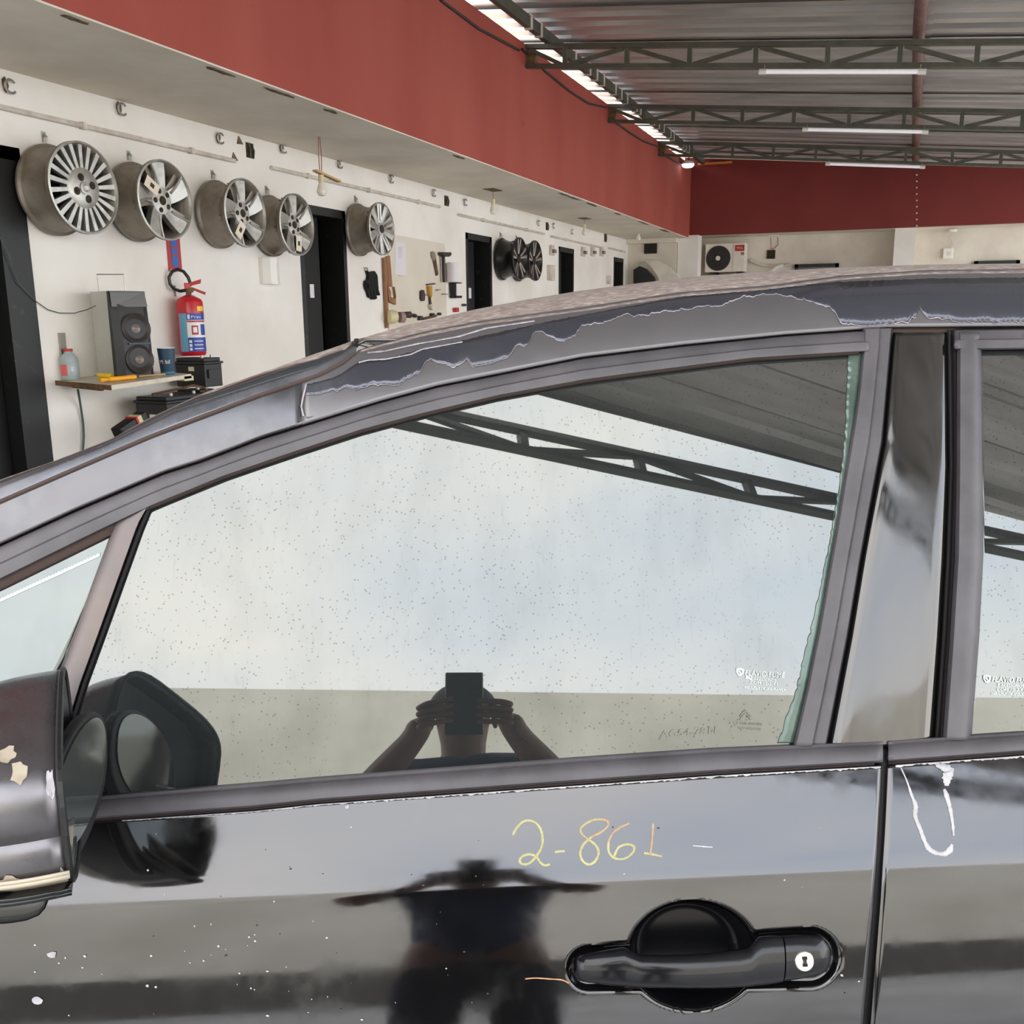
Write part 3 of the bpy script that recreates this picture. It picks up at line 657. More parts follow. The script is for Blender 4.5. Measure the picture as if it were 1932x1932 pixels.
bf.grid(A); bf.f.append((0, 1, 2, 3, 4, 5)); n0 = 13 * 6; bf.f.append(tuple(n0 + k for k in reversed(range(6))))
bf.build('baffle', 'charcoal', t)
for cz, rr in ((SH * .57, .07), (SH * .21, .068)):
    c = SP(wd * .56, fr_(cz) - .004, cz); tilt = unit(-b_ + UP * .12)
    o = MB().lathe(c, tilt, [(rr * 1.1, -.02), (rr * 1.1, .004), (rr, .007), (rr * .92, .004), (rr * .55, -.012), (rr * .4, -.014)], 28).build('woofer', 'cone', t, smooth=True)
    MB().lathe(c, tilt, [(rr * .42, -.014), (rr * .33, -.003), (0, .004)], 20).build('dust_cap', 'silver_cap', o, smooth=True)
MB().prism([SP(wd * .03, fr_(SH * .9) * .6 - .003, SH * .82), SP(wd * .97, fr_(SH * .9) * .9 - .003, SH * .82), SP(wd * .93, fr_(SH) - .003, SH * .99), SP(wd * .03, fr_(SH) * .6 - .003, SH * .99)], -b_ * .012).build('top_panel', 'black_gloss', t)
MB().prism([SP(wd * .3, fr_(SH * .4) - .006, SH * .385), SP(wd * .9, fr_(SH * .4) - .006, SH * .385), SP(wd * .9, fr_(SH * .4) - .006, SH * .405), SP(wd * .3, fr_(SH * .4) - .006, SH * .405)], -b_ * .004).build('badge_bar', 'navy', t)
hb = [SP(.02, .13, SH), SP(.02, .13, SH + .06), SP(.02, .13, SH + .085), SP(wd * .62, .05, SH + .085), SP(wd * .62, .05, SH)]
MB().tube(hb, .003, 5).build('wire_handle', 'steel', t)
def on_shelf(x, y, dz=0.): P = onS(x, y); return P + UP * dz
def cupobj(name, lab, cat, cx, by, ty, rb, rt, m, extra=None):
    B = onS(cx, by); k = ((B - EYE) @ FWD) / FPX; h = (by - ty) * k
    t = thing(name, lab, cat, B)
    return t, B, k, h
t, B, k, h = cupobj('paper_cup', 'dark blue paper cup with white lettering at the shelf end', 'cup', 317, 706, 658, 0, 0, None)
MB().lathe(B, (0, 0, 1), [(0, 0), (12.2 * k, 0), (12.4 * k, .002), (16 * k, h), (15.2 * k, h), (11.6 * k, .006), (0, .006)], 28).build('body', 'navy', t, smooth=True)
MB().lathe(B, (0, 0, 1), [(15.3 * k, h - .001), (16.4 * k, h + .002), (15.9 * k, h + .004), (15.2 * k, h + .001)], 28).build('rim', 'white_print', t, smooth=True)
MB().lathe(B, (0, 0, 1), [(12.5 * k, .004), (12.9 * k, .022)], 28).build('base_band', mat('cup_blue_band', (58, 120, 160), .5), t, smooth=True)
vd = unit([EYE[0] - B[0], EYE[1] - B[1], 0]); vr = V([-vd[1], vd[0], 0])
def cupfn(a0, a1, z0, hh): return lambda u, v: (lambda a, z: B + UP * z + (vd * cos(a) + vr * sin(a)) * ((12.4 + 3.6 * z / h) * k + .0012))(a0 + (a1 - a0) * u, z0 + v * hh)
text_mb('M', cupfn(-1.0, -.55, h * .42, .030)).build('letter', 'white_print', t); text_mb('o', cupfn(-.5, -.25, h * .42, .030)).build('letter', 'red_dull', t)
text_mb('bil', cupfn(-.2, .35, h * .42, .030)).build('letter', 'white_print', t)
t, B, k, h = cupobj('plastic_bottle', 'grey blue plastic bottle with red label and cap at the shelf\'s left end', 'bottle', 134, 716, 661, 0, 0, None)
MB().lathe(B, (0, 0, 1), [(0, 0), (15.5 * k, 0), (16.4 * k, .006), (16.4 * k, h * .55), (15.6 * k, h * .57), (16 * k, h * .6), (15.4 * k, h * .72), (11 * k, h * .84), (7.5 * k, h * .9), (7.2 * k, h * .95), (0, h * .95)], 26).build('body', 'bottle', t, smooth=True)
MB().lathe(B + UP * h * .95, (0, 0, 1), [(0, 0), (8.2 * k, 0), (8.2 * k, 5 * k), (0, 5 * k)], 18).build('cap', 'red_dull', t)
vd = unit([EYE[0] - B[0], EYE[1] - B[1], 0]); vr = V([-vd[1], vd[0], 0])
A = [[B + UP * z + (vd * cos(a) + vr * sin(a)) * (16.6 * k) for a in np.linspace(-1.25, -.3, 8)] for z in (h * .14, h * .52)]
MB().grid(A).build('label_patch', mat('faded_red_label', (214, 96, 92), .6), t, smooth=True)
for q in range(3): MB().grid([[B + UP * (h * z) + (vd * cos(a) + vr * sin(a)) * (16.7 * k) for a in (.12 + q * .1, .16 + q * .1)] for z in (.28, .46)]).build('label_print', 'white_print', t)
P = on_shelf(167, 700); g_ = MB(); A = []
for j in range(7):
    A.append([P + V([.05 * cos(q) * (1 - j / 6.5) ** .5 * (1 + .25 * sin(3 * q + j)), .075 * sin(q) * (1 - j / 6.5) ** .5 * (1 + .2 * cos(2 * q)), .001 + .042 * (j / 6) * (1 + .15 * sin(2 * q))]) for q in np.linspace(0, 2 * pi, 17)])
meta(g_.grid(A).build('cloth_bundle', 'glove', smooth=True), 'crumpled black cloth on the shelf between bottle and loudspeaker', 'cloth')
def rod_tool(name, lab, cat, p, q, r, m, tipm=None, tipr=.3, lift=0.):
    P, Q = on_shelf(*p, r + .001 + lift), on_shelf(*q, r + .001 + lift)
    t = thing(name, lab, cat, (P + Q) / 2 - UP * r)
    d = Q - P
    MB().tube([P, P + d * .06, P + d * .55, P + d * .94, Q], [r * .8, r, r * .92, r, r * .75], 10).build('grip', m, t, smooth=True)
    if tipm: MB().tube([P, P - d * .3], [r * .5, r * tipr], 8).build('tip', tipm, t)
    return t
rod_tool('screwdriver', 'yellow handled tool behind the orange one on the shelf', 'tool', (186, 713), (212, 714), .012, 'yellow', 'steel')
rod_tool('utility_knife', 'orange handled cutter at the shelf\'s front edge', 'tool', (206, 721), (257, 716), .0125, 'orange', 'orange', .95)
rod_tool('marker_pen', 'white marker pen lying behind the yellow tool on the shelf', 'pen', (183, 708), (212, 710.5), .007, 'white_print', 'white_print', .6)
rod_tool('wooden_stick', 'pale wooden stick lying before the loudspeaker', 'stick', (262, 712), (312, 708), .005, 'wood_pale')
meta(MB().tube([onZ(147, 735, SZ - .04), wl(152, 765, .02), wl(157, 800, .012), wl(158, 825, .012), wl(155, 870, .012), wl(150, 930, .012)], .0055, 6).build('hanging_cable', 'cord_green', smooth=True), 'green grey cable hanging from under the shelf', 'cable')
meta(MB().tube([wl(-30, 395, .02), wl(12, 470, .02), wl(34, 533, .015), wl(66, 567, .012), wl(90, 584, .012), (lambda p: p)(wl(112, 590.5, .01)), wl(140, 591, .03), wl(165, 584, .12), wl(180, 577, .2)], .0024, 5).build('thin_wire', 'cord_green', smooth=True), 'thin loose wire from the black door to the loudspeaker', 'wire')
# ---- batteries and bench below
def battery(lab, lx, cx, rx, ty, by, back=.06, lidm='black'):
    Y0 = onX(lx, ty, WALL + back)[1]; C_ = onY(cx, ty, Y0); Xf = C_[0]; z1 = C_[2]; z0 = onY(cx, by, Y0)[2]; Y1 = onX(rx, ty, Xf)[1]
    t = thing('car_battery', lab, 'battery', ((WALL + back + Xf) / 2, (Y0 + Y1) / 2, z0), 'black batteries under the shelf')
    lip = .022
    MB().box((WALL + back + .008, Y0 + .008, z0), (Xf - .008, Y1 - .008, z1 - lip * 1.6)).build('case', 'black', t, bevel=.004)
    MB().box((WALL + back, Y0, z1 - lip * 1.6), (Xf, Y1, z1 - lip)).build('rim', 'charcoal', t, bevel=.003)
    MB().box((WALL + back + .012, Y0 + .012, z1 - lip), (Xf - .012, Y1 - .012, z1)).build('lid', lidm, t, bevel=.004)
    for k in (.25, .75): MB().lathe((Xf - .05, Y0 + (Y1 - Y0) * k, z1), (0, 0, 1), [(.01, 0), (.009, .015), (0, .015)], 10).build('terminal', 'steel', t)
    MB().box((Xf - .008, Y0 + .03, z0 + .05), (Xf + .002, Y1 - .03, z0 + (z1 - z0) * .6)).build('front_rib', 'charcoal', t)
    MB().box((WALL + back + .1, Y0 + .0065, z0 + (z1 - z0) * .55), (WALL + back + .14, Y0 + .009, z0 + (z1 - z0) * .7)).build('side_label', 'tag', t)
    return t, (WALL + back, Y0, z0, Xf, Y1, z1)
tb, e1_ = battery('black battery on top of the stack below the extinguisher', 326, 385, 421, 676, 731)
tb2, e2_ = battery('battery underneath the topmost one, behind the car\'s windscreen edge', 328, 378, 410, 733, 800)
tb3, e3_ = battery('large black battery in front, under the shelf', 250, 314, 400, 750, 860, .12)
for o, dz in ((tb2, e1_[2] - e2_[5] - .001),): o.location.z += dz - .014
zb_ = min(e3_[2], e2_[2] + (e1_[2] - e2_[5]))
tb2z = tb2.location.z; base = min(tb2z, e3_[2])
t = thing('low_bench', 'low dark bench carrying the batteries along the left wall', 'bench', (WALL + .35, 4.3, 0))
MB().box((WALL + .03, 3.55, base - .04), (WALL + .62, 5.2, base - .001)).build('top', 'edge_brown', t)
for x_ in (WALL + .07, WALL + .58):
    for y_ in (3.6, 5.15): MB().box((x_ - .025, y_ - .025, 0), (x_ + .025, y_ + .025, base - .04)).build('leg', 'edge_brown', t)
for o, e in ((tb2, tb2z), (tb3, e3_[2])):
    if e > base + .002: MB().box((o.location.x - .1, o.location.y - .1, base - .001), (o.location.x + .1, o.location.y + .1, e - .001)).build('packing_block', 'edge_brown', t)
meta(MB().tube([wl(287, 744, .2), wl(330, 735, .25), wl(365, 727, .30), wl(385, 731, .32), wl(400, 748, .33)], .007, 6).build('jump_lead', 'edge_brown', smooth=True), 'brown lead lying across the front battery', 'cable')
P = onX(236, 808, WALL + .34); t = thing('hand_polisher', 'small black power tool with a red stripe beside the front battery', 'power tool', P - UP * .06)
dx = unit(V([.1, .8, .35])); up_ = unit(np.cross(V([1, 0, 0]), dx))
MB().obox(P, V([1, 0, 0]), dx, up_, (.035, .055, .03)).build('body', 'black', t, bevel=.01)
MB().obox(P + dx * .058, V([1, 0, 0]), dx, up_, (.036, .006, .031)).build('stripe', 'red_gloss', t)
MB().obox(P + dx * .075, V([1, 0, 0]), dx, up_, (.036, .012, .03)).build('band', 'cream', t)
MB().obox(P + dx * .105, V([1, 0, 0]), dx, up_, (.032, .022, .028)).build('head', 'black', t, bevel=.006)
MB().box((P[0] - .03, P[1] - .03, base), (P[0] + .03, P[1] + .03, P[2] - .03)).build('foot', 'black', t)
# ---- dispenser, glove, tools
P, Q = wl(487, 486), wl(517, 537)
t = thing('wall_dispenser', 'white rounded dispenser on the wall left of the second door', 'dispenser', V([WALL, (P[1] + Q[1]) / 2, Q[2]]))
prf = [(WALL, P[1]), (WALL + .03, P[1] - .0), (WALL + .07, P[1] + .03), (WALL + .085, (P[1] + Q[1]) / 2), (WALL + .07, Q[1] - .03), (WALL + .03, Q[1]), (WALL, Q[1])]
MB().prism([(a, b, Q[2] + .012) for a, b in prf], (0, 0, P[2] - Q[2] - .024)).build('body', 'plastic_white', t)
for z in (Q[2], P[2] - .012): MB().prism([(WALL + (a - WALL) * 1.08, b, z) for a, b in prf], (0, 0, .012)).build('end_band', 'plastic_white', t)
def c4(u, v): return (640 + u / 4.83, 300 + v / 4.83)
def flat(name, pts, th, m, parent, off=.002, **k): return MB().prism([wl(*c4(*p), off) for p in pts], (th, 0, 0)).build(name, m, parent, **k)
t = thing('work_glove', 'black knitted work glove hanging fingers down by the second door', 'glove', wl(*c4(280, 1280)))
flat('glove_body', [(228, 1015), (255, 1030), (300, 1020), (325, 1060), (331, 1150), (335, 1190), (230, 1195), (218, 1150), (240, 1100), (245, 1060)], .03, 'glove', t, bevel=.008)
for q in ([(232, 1185), (255, 1190), (272, 1268), (252, 1262)], [(257, 1188), (285, 1188), (300, 1280), (282, 1282)], [(287, 1188), (312, 1188), (326, 1272), (308, 1282)], [(312, 1185), (335, 1180), (356, 1242), (340, 1245)]):
    flat('finger', q, .024, 'glove', t, .004, bevel=.006)
flat('thumb', [(222, 1110), (240, 1100), (246, 1190), (232, 1200), (218, 1160)], .026, 'glove', t, .006, bevel=.006)
MB().tube([wl(*c4(236, 1020), .004), wl(*c4(230, 990), .012), wl(*c4(256, 992), .012), wl(*c4(258, 1020), .004)], .004, 5).build('hook', 'steel', t)
t = thing('tool_board', 'cream tool board fixed to the wall left of the third door', 'tool board', wl(*c4(720, 1500)))
flat('panel', [(440, 680), (955, 772), (985, 1900), (445, 2000)], .008, 'board', t, .0005)
meta(MB().beam(wl(*c4(410, 900), .02), wl(*c4(437, 1540), .02), .03, .02, up=(1, 0, 0)).build('wood_batten', 'wood'), 'long narrow brown wooden batten at the tool board\'s left edge', 'batten')
t = thing('hand_saw', 'brown wooden handled saw hanging handle down on the tool board', 'saw', wl(*c4(460, 1325)))
flat('blade', [(428, 890), (458, 880), (470, 1030), (482, 1165), (422, 1165)], .005, 'wood', t, .014)
flat('handle', [(420, 1150), (440, 1190), (448, 1215), (447, 1255), (478, 1275), (495, 1260), (482, 1165), (495, 1240), (496, 1328), (436, 1298), (424, 1240)], .024, 'wood', t, .012)
t = thing('paper_notice', 'tall pale lilac paper notice taped on the tool board', 'notice', wl(*c4(555, 1060)))
flat('sheet', [(507, 752), (604, 765), (608, 1062), (512, 1050)], .002, 'paper', t, .009)
for k in range(5): flat('print_line', [(540 + 8 * k, 800), (543 + 8 * k, 800), (545 + 8 * k, 900 + 12 * (k % 2)), (542 + 8 * k, 900)], .0006, 'pvc', t, .0112)
flat('tape', [(540, 1060), (596, 1066), (597, 1074), (541, 1068)], .002, 'pvc', t, .009)
t = thing('lever_tool', 'worn grey lever tool hanging aslant on the tool board', 'tool', wl(*c4(870, 1060)))
flat('jaw', [(828, 850), (842, 843), (858, 858), (866, 905), (846, 925), (832, 890)], .02, 'alloy_dull', t, .009)
flat('shank', [(848, 918), (868, 905), (892, 1050), (878, 1064)], .016, 'edge_brown', t, .01)
t = thing('mallet', 'grey mallet hanging head up on the tool board', 'mallet', wl(*c4(940, 1120)))
flat('head', [(897, 850), (972, 852), (972, 880), (955, 892), (915, 890), (897, 876)], .06, 'cone', t, .01, bevel=.006)
flat('handle', [(932, 888), (946, 888), (950, 1090), (954, 1122), (942, 1124), (938, 1090)], .02, 'cone', t, .03)
t = thing('hand_drill', 'hand drill with a yellow grip and round side plate on the tool board', 'hand tool', wl(*c4(820, 1380)))
flat('grip', [(792, 1158), (820, 1156), (822, 1235), (814, 1262), (800, 1240)], .03, mat('ochre_grip', (186, 136, 50), .5), t, .01)
flat('top_bar', [(788, 1140), (858, 1131), (862, 1143), (790, 1150)], .02, 'cone', t, .012)
flat('shaft', [(812, 1258), (822, 1256), (830, 1322), (818, 1330)], .014, 'cone', t, .012)
flat('side_rod', [(765, 1236), (798, 1236), (798, 1243), (765, 1243)], .01, 'cone', t, .02)
flat('round_plate', [(733, 1205), (745, 1193), (758, 1196), (766, 1240), (763, 1290), (745, 1296), (733, 1280)], .02, 'cone', t, .012)
flat('bag', [(806, 1325), (832, 1322), (838, 1370), (828, 1378), (810, 1355)], .03, 'pvc', t, .01)
t = thing('paper_roll', 'white paper roll standing on its holder by the third door', 'paper roll', wl(*c4(1030, 1120)))
P, Q = wl(*c4(1028, 945), .06), wl(*c4(1036, 1122), .06); P[1] = Q[1]
MB().tube([Q, P], .055, 16).build('roll', 'paper', t, smooth=True)
flat('back_bar', [(992, 940), (1000, 940), (1004, 1124), (996, 1124)], .02, 'pvc', t, .01)
t = thing('frame_holder', 'black open frame holder below the white paper roll', 'holder', wl(*c4(1040, 1265)))
for q in ([(1003, 1122), (1074, 1126), (1074, 1136), (1003, 1132)], [(1008, 1246), (1076, 1246), (1076, 1268), (1010, 1268)], [(1003, 1122), (1012, 1122), (1020, 1268), (1010, 1268)]): flat('bar', q, .05, 'black', t, .01)
for u in (1030, 1052): flat('rod', [(u, 1134), (u + 5, 1134), (u + 5, 1250), (u, 1250)], .012, 'charcoal', t, .03)
flat('sheet', [(1014, 1136), (1072, 1136), (1074, 1246), (1020, 1246)], .002, 'paper', t, .012)
for lab, q in (('short empty hook left of the pair on the tool board', [(872, 1192), (905, 1188), (905, 1194), (872, 1198)]), ('longer empty hook right of the pair on the tool board', [(928, 1228), (986, 1229), (986, 1235), (928, 1234)])):
    meta(flat('empty_hook', q, .03, 'alloy_dull', None, .009), lab, 'hook', 'empty hooks on the tool board')
t = thing('tape_reel', 'cream tape reel with a mauve side and dark hub peeking over the car roof', 'reel', wl(*c4(535, 1490)))
c = wl(*c4(505, 1437), .085)
MB().lathe(c - V([.02, 0, 0]), (.5, .85, 0), [(0, -.04), (.05, -.04), (.055, 0), (.05, .03), (0, .03)], 20).build('reel', 'cream', t, smooth=True)
MB().lathe(c + V([.02, .045, -.005]), (.5, .85, 0), [(0, 0), (.045, 0), (.045, .04), (0, .04)], 18).build('side', mat('mauve_side', (150, 126, 124), .6), t)
MB().lathe(c + V([.045, .1, .015]), (.5, .85, 0), [(0, 0), (.026, 0), (.028, .05), (0, .05)], 14).build('spindle', mat('dark_brown', (66, 48, 44), .6), t)
for nm, lab, q, m in (('pipe_grip', 'black pipe grip right of the cream tape reel', [(618, 1412), (640, 1408), (672, 1412), (684, 1430), (676, 1448), (660, 1440), (655, 1424), (622, 1424)], 'black'),
                  ('small_clamp', 'dark clamp low on the tool board, at the roof line', [(712, 1428), (736, 1432), (732, 1470), (704, 1470)], 'cone'),
                  ('flat_bar', 'long dark flat bar leaning low on the tool board', [(735, 1452), (860, 1418), (862, 1440), (735, 1470)], 'edge_brown'),
                  ('black_block', 'black block above the flat bar on the tool board', [(818, 1405), (842, 1405), (842, 1428), (816, 1428)], 'black'),
                  ('round_magnet', 'small round black magnet right of the black block on the tool board', [(886, 1405), (896, 1398), (904, 1410), (902, 1425), (886, 1425)], 'black'),
                  ('red_box', 'small red box low beside the third door', [(1034, 1358), (1062, 1353), (1066, 1392), (1038, 1396)], 'red_dull'),
                  ('padlock', 'black padlock hanging beside the third door', [(1110, 1330), (1124, 1318), (1138, 1330), (1124, 1344)], 'black')):
    meta(flat(nm, q, .035, m, None, .004, bevel=.004), lab, 'tool' if nm not in ('red_box', 'padlock') else nm.replace('_', ' ')[-4:] if nm == 'red_box' else 'padlock')
bpy.data.objects['red_box']['category'] = 'box'
for i, (x, y, hw, hh, lab) in enumerate(((1036, 515, 4, 15, 'pale wall box frame between the black rims and the fourth door'), (1145, 528, 1.6, 8, 'narrow pale wall box left of the fifth door'))):
    P, Q = wl(x - hw, y - hh), wl(x + hw, y + hh)
    meta(MB().box((WALL, P[1], Q[2]), (WALL + .05, Q[1], P[2])).build('wall_box', 'pvc', bevel=.006), lab, 'wall box')
for x, lab in ((1039, 'left of the fourth door'), (1098, 'nearest right of the fourth door'), (1116, 'second right of the fourth door'), (1133, 'third right of the fourth door')):
    P = wl(x, 472.5 if x < 1050 else 475); t = thing('wall_bracket', 'small pale bracket high on the wall, ' + lab, 'bracket', P, 'pale brackets by the fourth door')
    MB().box((WALL, P[1] - .06, P[2] - .06), (WALL + .03, P[1] + .06, P[2] + .06)).build('plate', 'pvc', t)
    MB().box((WALL + .03, P[1] - .03, P[2] - .03), (WALL + .06, P[1] + .05, P[2] + .01)).build('tab', 'alloy_dull', t)
# ---- far end
P, Q = onY(1216, 460, 14.6), onY(1239, 478, 14.6)
t = thing('wall_vent', 'dark square vent in the end wall under the last bulb', 'vent', (P[0], 14.6, Q[2]))
MB().box((P[0], 14.58, Q[2]), (Q[0], 14.625, P[2])).build('frame', 'hole', t)
for k in range(4): MB().box((P[0] + .01, 14.565, Q[2] + .02 + k * .035), (Q[0] - .01, 14.58, Q[2] + .035 + k * .035)).build('slat', 'black_frame', t)
t = thing('bumper_panel', 'white curved car body panel leaning before the end wall', 'car panel', onY(1240, 560, 14.3))
pts = [(1205, 497), (1216, 494), (1226, 503), (1240, 521), (1248, 545), (1300, 545), (1282, 522), (1262, 502), (1240, 490), (1218, 489)]
MB().prism([onY(x, y, 14.35) for x, y in pts], (0, .06, 0)).build('shell', 'white_car', t, bevel=.015)
MB().box(onY(1262, 545, 14.37) * V([1, 1, 0]) - V([.03, 0, 0]), onY(1262, 530, 14.39) + V([.03, 0, 0])).build('support_stand', 'black', t)
MB().prism([onY(x, y, 14.42) for x, y in [(1195, 509), (1206, 502), (1218, 507), (1232, 522), (1240, 545), (1195, 545)]], (0, .1, 0)).build('wheel_arch', 'black', t)
A0, A1 = onY(1331, 460, 15.0), onY(1404, 512, 15.0)
t = thing('air_conditioner', 'cream outdoor air conditioner unit with round grille and red badge', 'air conditioner', (A0[0], 15.0, A1[2]))
aw, ah = A1[0] - A0[0], A0[2] - A1[2]
AC = lambda u, v, d=0.: V([A0[0] + aw * u, 15.0 - d, A0[2] - ah * v])
MB().box(AC(0, 0), AC(1, 1, -.28)).build('case', 'wall_far', t, bevel=.01)
gc = AC(.335, .52, .004); gr_ = ah * .42
o = MB().lathe(gc + V([0, .002, 0]), (0, -1, 0), [(0, 0), (gr_, 0), (gr_ * 1.03, .006), (gr_ * 1.05, 0)], 32).build('grille', 'cone', t, smooth=True)
for k in range(5): MB().lathe(gc, (0, -1, 0), [(gr_ * (.25 + .15 * k), .004), (gr_ * (.27 + .15 * k), .009), (gr_ * (.29 + .15 * k), .004)], 32).build('grille_ring', 'charcoal', o)
for k in range(12): MB().beam(gc + V([gr_ * .2 * cos(k * pi / 6), -.008, gr_ * .2 * sin(k * pi / 6)]), gc + V([gr_ * cos(k * pi / 6), -.008, gr_ * sin(k * pi / 6)]), .006, .006).build('grille_bar', 'charcoal', o)
MB().lathe(gc, (0, -1, 0), [(gr_ * .2, .004), (gr_ * .2, .012), (0, .012)], 16).build('grille_centre', 'wall_far', o)
MB().box(AC(.70, .02, .001), AC(.715, .98, .004)).build('seam', 'pvc', t)
MB().box(AC(.75, .08, .002), AC(.985, .29, .006)).build('badge', 'red_dull', t)
bw = [AC(.79, .22, .008), AC(.95, .22, .008)]
text_mb('TCL', lambda u, v: bw[0] + (bw[1] - bw[0]) * u + UP * v * ah * .10).build('badge_word', 'white_print', t)
MB().box(AC(.80, .31, .002), AC(.88, .42, .004)).build('energy_label', 'tag', t); MB().box(AC(.90, .33, .002), AC(.98, .43, .004)).build('rating_label', 'alloy_dull', t)
for v in (.55, .66): MB().box(AC(.76, v, .002), AC(.80, v + .03, .005)).build('screw_cap', 'white_print', t)
for u in (.15, .8): MB().box(AC(u, 1.0, -.02), AC(u + .14, 1.09, -.3)).build('foot', 'black', t)
MB().box(AC(-.1, 1.09, -.1), AC(1.05, 1.13, -.34)).build('bracket_shelf', 'pvc', t)
meta(MB().tube([onY(1416, 490, 15.28), onY(1424, 495, 15.31), onY(1437, 500, 15.32), onY(1460, 502, 15.32), onY(1490, 500, 15.32)], .026, 8).build('refrigerant_pipe', 'pvc', smooth=True), 'pale lagged pipe running right from the air conditioner', 'pipe')
meta(MB().tube([onY(1478, 501, 15.25), onY(1465, 504, 15.25), onY(1456, 512, 15.25), onY(1450, 530, 15.25)], .03, 8).build('drain_pipe', 'plastic_white', smooth=True), 'white pipe curving down right of the air conditioner', 'pipe')
t = thing('switch_box', 'brown open switch box with wires up to the slab, far wall', 'switch box', onY(1455, 489, 15.33))
P, Q = onY(1447, 472, 15.33), onY(1462, 488, 15.33)
MB().box((P[0], 15.33, Q[2]), (Q[0], 15.352, P[2])).build('box', 'hole', t)
for u in (1454, 1467): MB().tube([onY(u, 448, 15.3), onY(u + 1, 462, 15.33), onY(1455, 473, 15.33)], .006, 5).build('wire', 'cord_red', t)
MB().box(onY(1456, 444, 15.2) - V([.05, 0, .01]), onY(1466, 444, 15.2) + V([.03, .05, .01])).build('ceiling_rose', 'plastic_white', t)
t = thing('socket_box', 'white wall socket with a hanging lead, right part of the far wall', 'socket', onY(1790, 488, 15.34))
P, Q = onY(1780, 469, 15.34), onY(1797, 488, 15.34)
MB().box((P[0], 15.30, Q[2]), (Q[0], 15.352, P[2])).build('plate', 'plastic_white', t, bevel=.008)
MB().box((P[0] + .05, 15.295, Q[2] + .05), (Q[0] - .04, 15.302, P[2] - .05)).build('insert', 'pvc', t)
MB().tube([onY(1797, 436, 15.28), onY(1794, 450, 15.31), onY(1798, 462, 15.31), onY(1793, 472, 15.31)], .007, 5).build('lead', 'pvc', t)
MB().lathe(onY(1798, 436, 15.25), (0, 0, -1), [(.06, -.02), (.05, .01), (0, .015)], 12).build('ceiling_rose', 'plastic_white', t)
for i, (a, b) in enumerate((((1500, 499), (1583, 499)), ((1838, 493), (1924, 492)))):
    P, Q = onY(*a, 15.34), onY(*b, 15.34); r = structure('window_%d' % (i + 1))
    hh = 1.0
    MB().box((P[0], 15.31, P[2] - hh), (Q[0], 15.352, P[2])).build('window_pane', 'black_gloss', r)
    MB().box((P[0], 15.29, P[2] - .05), (Q[0], 15.35, P[2])).build('window_head', 'black', r)
    MB().box((P[0], 15.29, P[2] - hh), (P[0] + .05, 15.35, P[2])).box((Q[0] - .05, 15.29, P[2] - hh), (Q[0], 15.35, P[2])).build('window_jamb', 'black', r)
# ================================================================== THE CAR (built in its own frame: x to its rear, y inboard, z up)
TH = HEAD + radians(3.2)
XC, YC = V([cos(TH), sin(TH), 0]), V([-sin(TH), cos(TH), 0])
CAR_C = V([.15, 1.66, 0])
def c2w(P): P = np.asarray(P, float); return P[..., :1] * XC + P[..., 1:2] * YC + P[..., 2:] * UP
class CB(MB):
    def build(s, *a, **k): s.v = [tuple(p) for p in c2w(np.array(s.v))]; return MB.build(s, *a, **k)
car = thing('car', 'dark grey parked car with peeling clear coat and mirrored tinted windows', 'car', c2w(CAR_C), rotz=TH)
def rays(x, y):
    x, y = np.broadcast_arrays(np.asarray(x, float), np.asarray(y, float))
    d = FWD + RGT * ((x - 966) / FPX)[..., None] - UPV * ((y - 966) / FPX)[..., None]
    return np.stack([d @ XC, d @ YC, d[..., 2]], -1)
def unproj(x, y, S, off=0.):                    # where the sight line meets the body surface y = S(x, z) - off
    d = rays(x, y); t = .9 / d[..., 1]
    for _ in range(40):
        P = d * t[..., None]; t = t + .75 * (S(P[..., 0], P[..., 2] + 1.43) - off - P[..., 1]) / d[..., 1]
    return d * t[..., None] + V([0, 0, 1.43])
N0, KN = radians(22.3), radians(15)
def SG(x, z):                                    # side glass: leans in, gently barrelled
    n = N0 + KN * (np.asarray(z) - 1.06); return .90 + (-np.log(np.cos(n)) + math.log(cos(N0))) / KN
_cx, _cy = V([100, 600, 1030, 1650]), V([1715, 1692, 1668, 1638])
_cp = unproj(_cx, _cy, lambda x, z: .80 + 0 * x); _zc = np.polyfit(_cp[:, 0], _cp[:, 2], 1)
def zc(x): return np.polyval(_zc, x)
_tz = np.linspace(-.75, .30, 1051)
_tn = np.radians(np.interp(_tz, [-.75, -.45, -.28, -.18, -.10, -.03, -.004, .0, .018, .07, .12, .3], [-9, -2, 5, 11, 16, 22, 25, 29.2, 33, 35.5, 36.5, 37]))
_ty = np.concatenate([[0], np.cumsum(np.tan((_tn[1:] + _tn[:-1]) / 2) * np.diff(_tz))]); _ty -= np.interp(0, _tz, _ty)
_dc = [.80, 0.]
def SD(x, z): return np.interp(np.asarray(z) - zc(x), _tz, _ty) + _dc[0] + _dc[1] * x
Lx = np.interp
BT = lambda x: Lx(x, [-1100, -700, 198, 480, 600, 1100, 1350, 1666, 1932, 3000], [1606, 1580, 1498.5, 1476, 1465.5, 1427, 1410, 1396, 1379, 1320])     # belt moulding, top and bottom
BB = lambda x: Lx(x, [-1100, -700, 206, 480, 600, 1100, 1350, 1663, 1932, 3000], [1658, 1630, 1544, 1525, 1512, 1476, 1458, 1440, 1420, 1360])
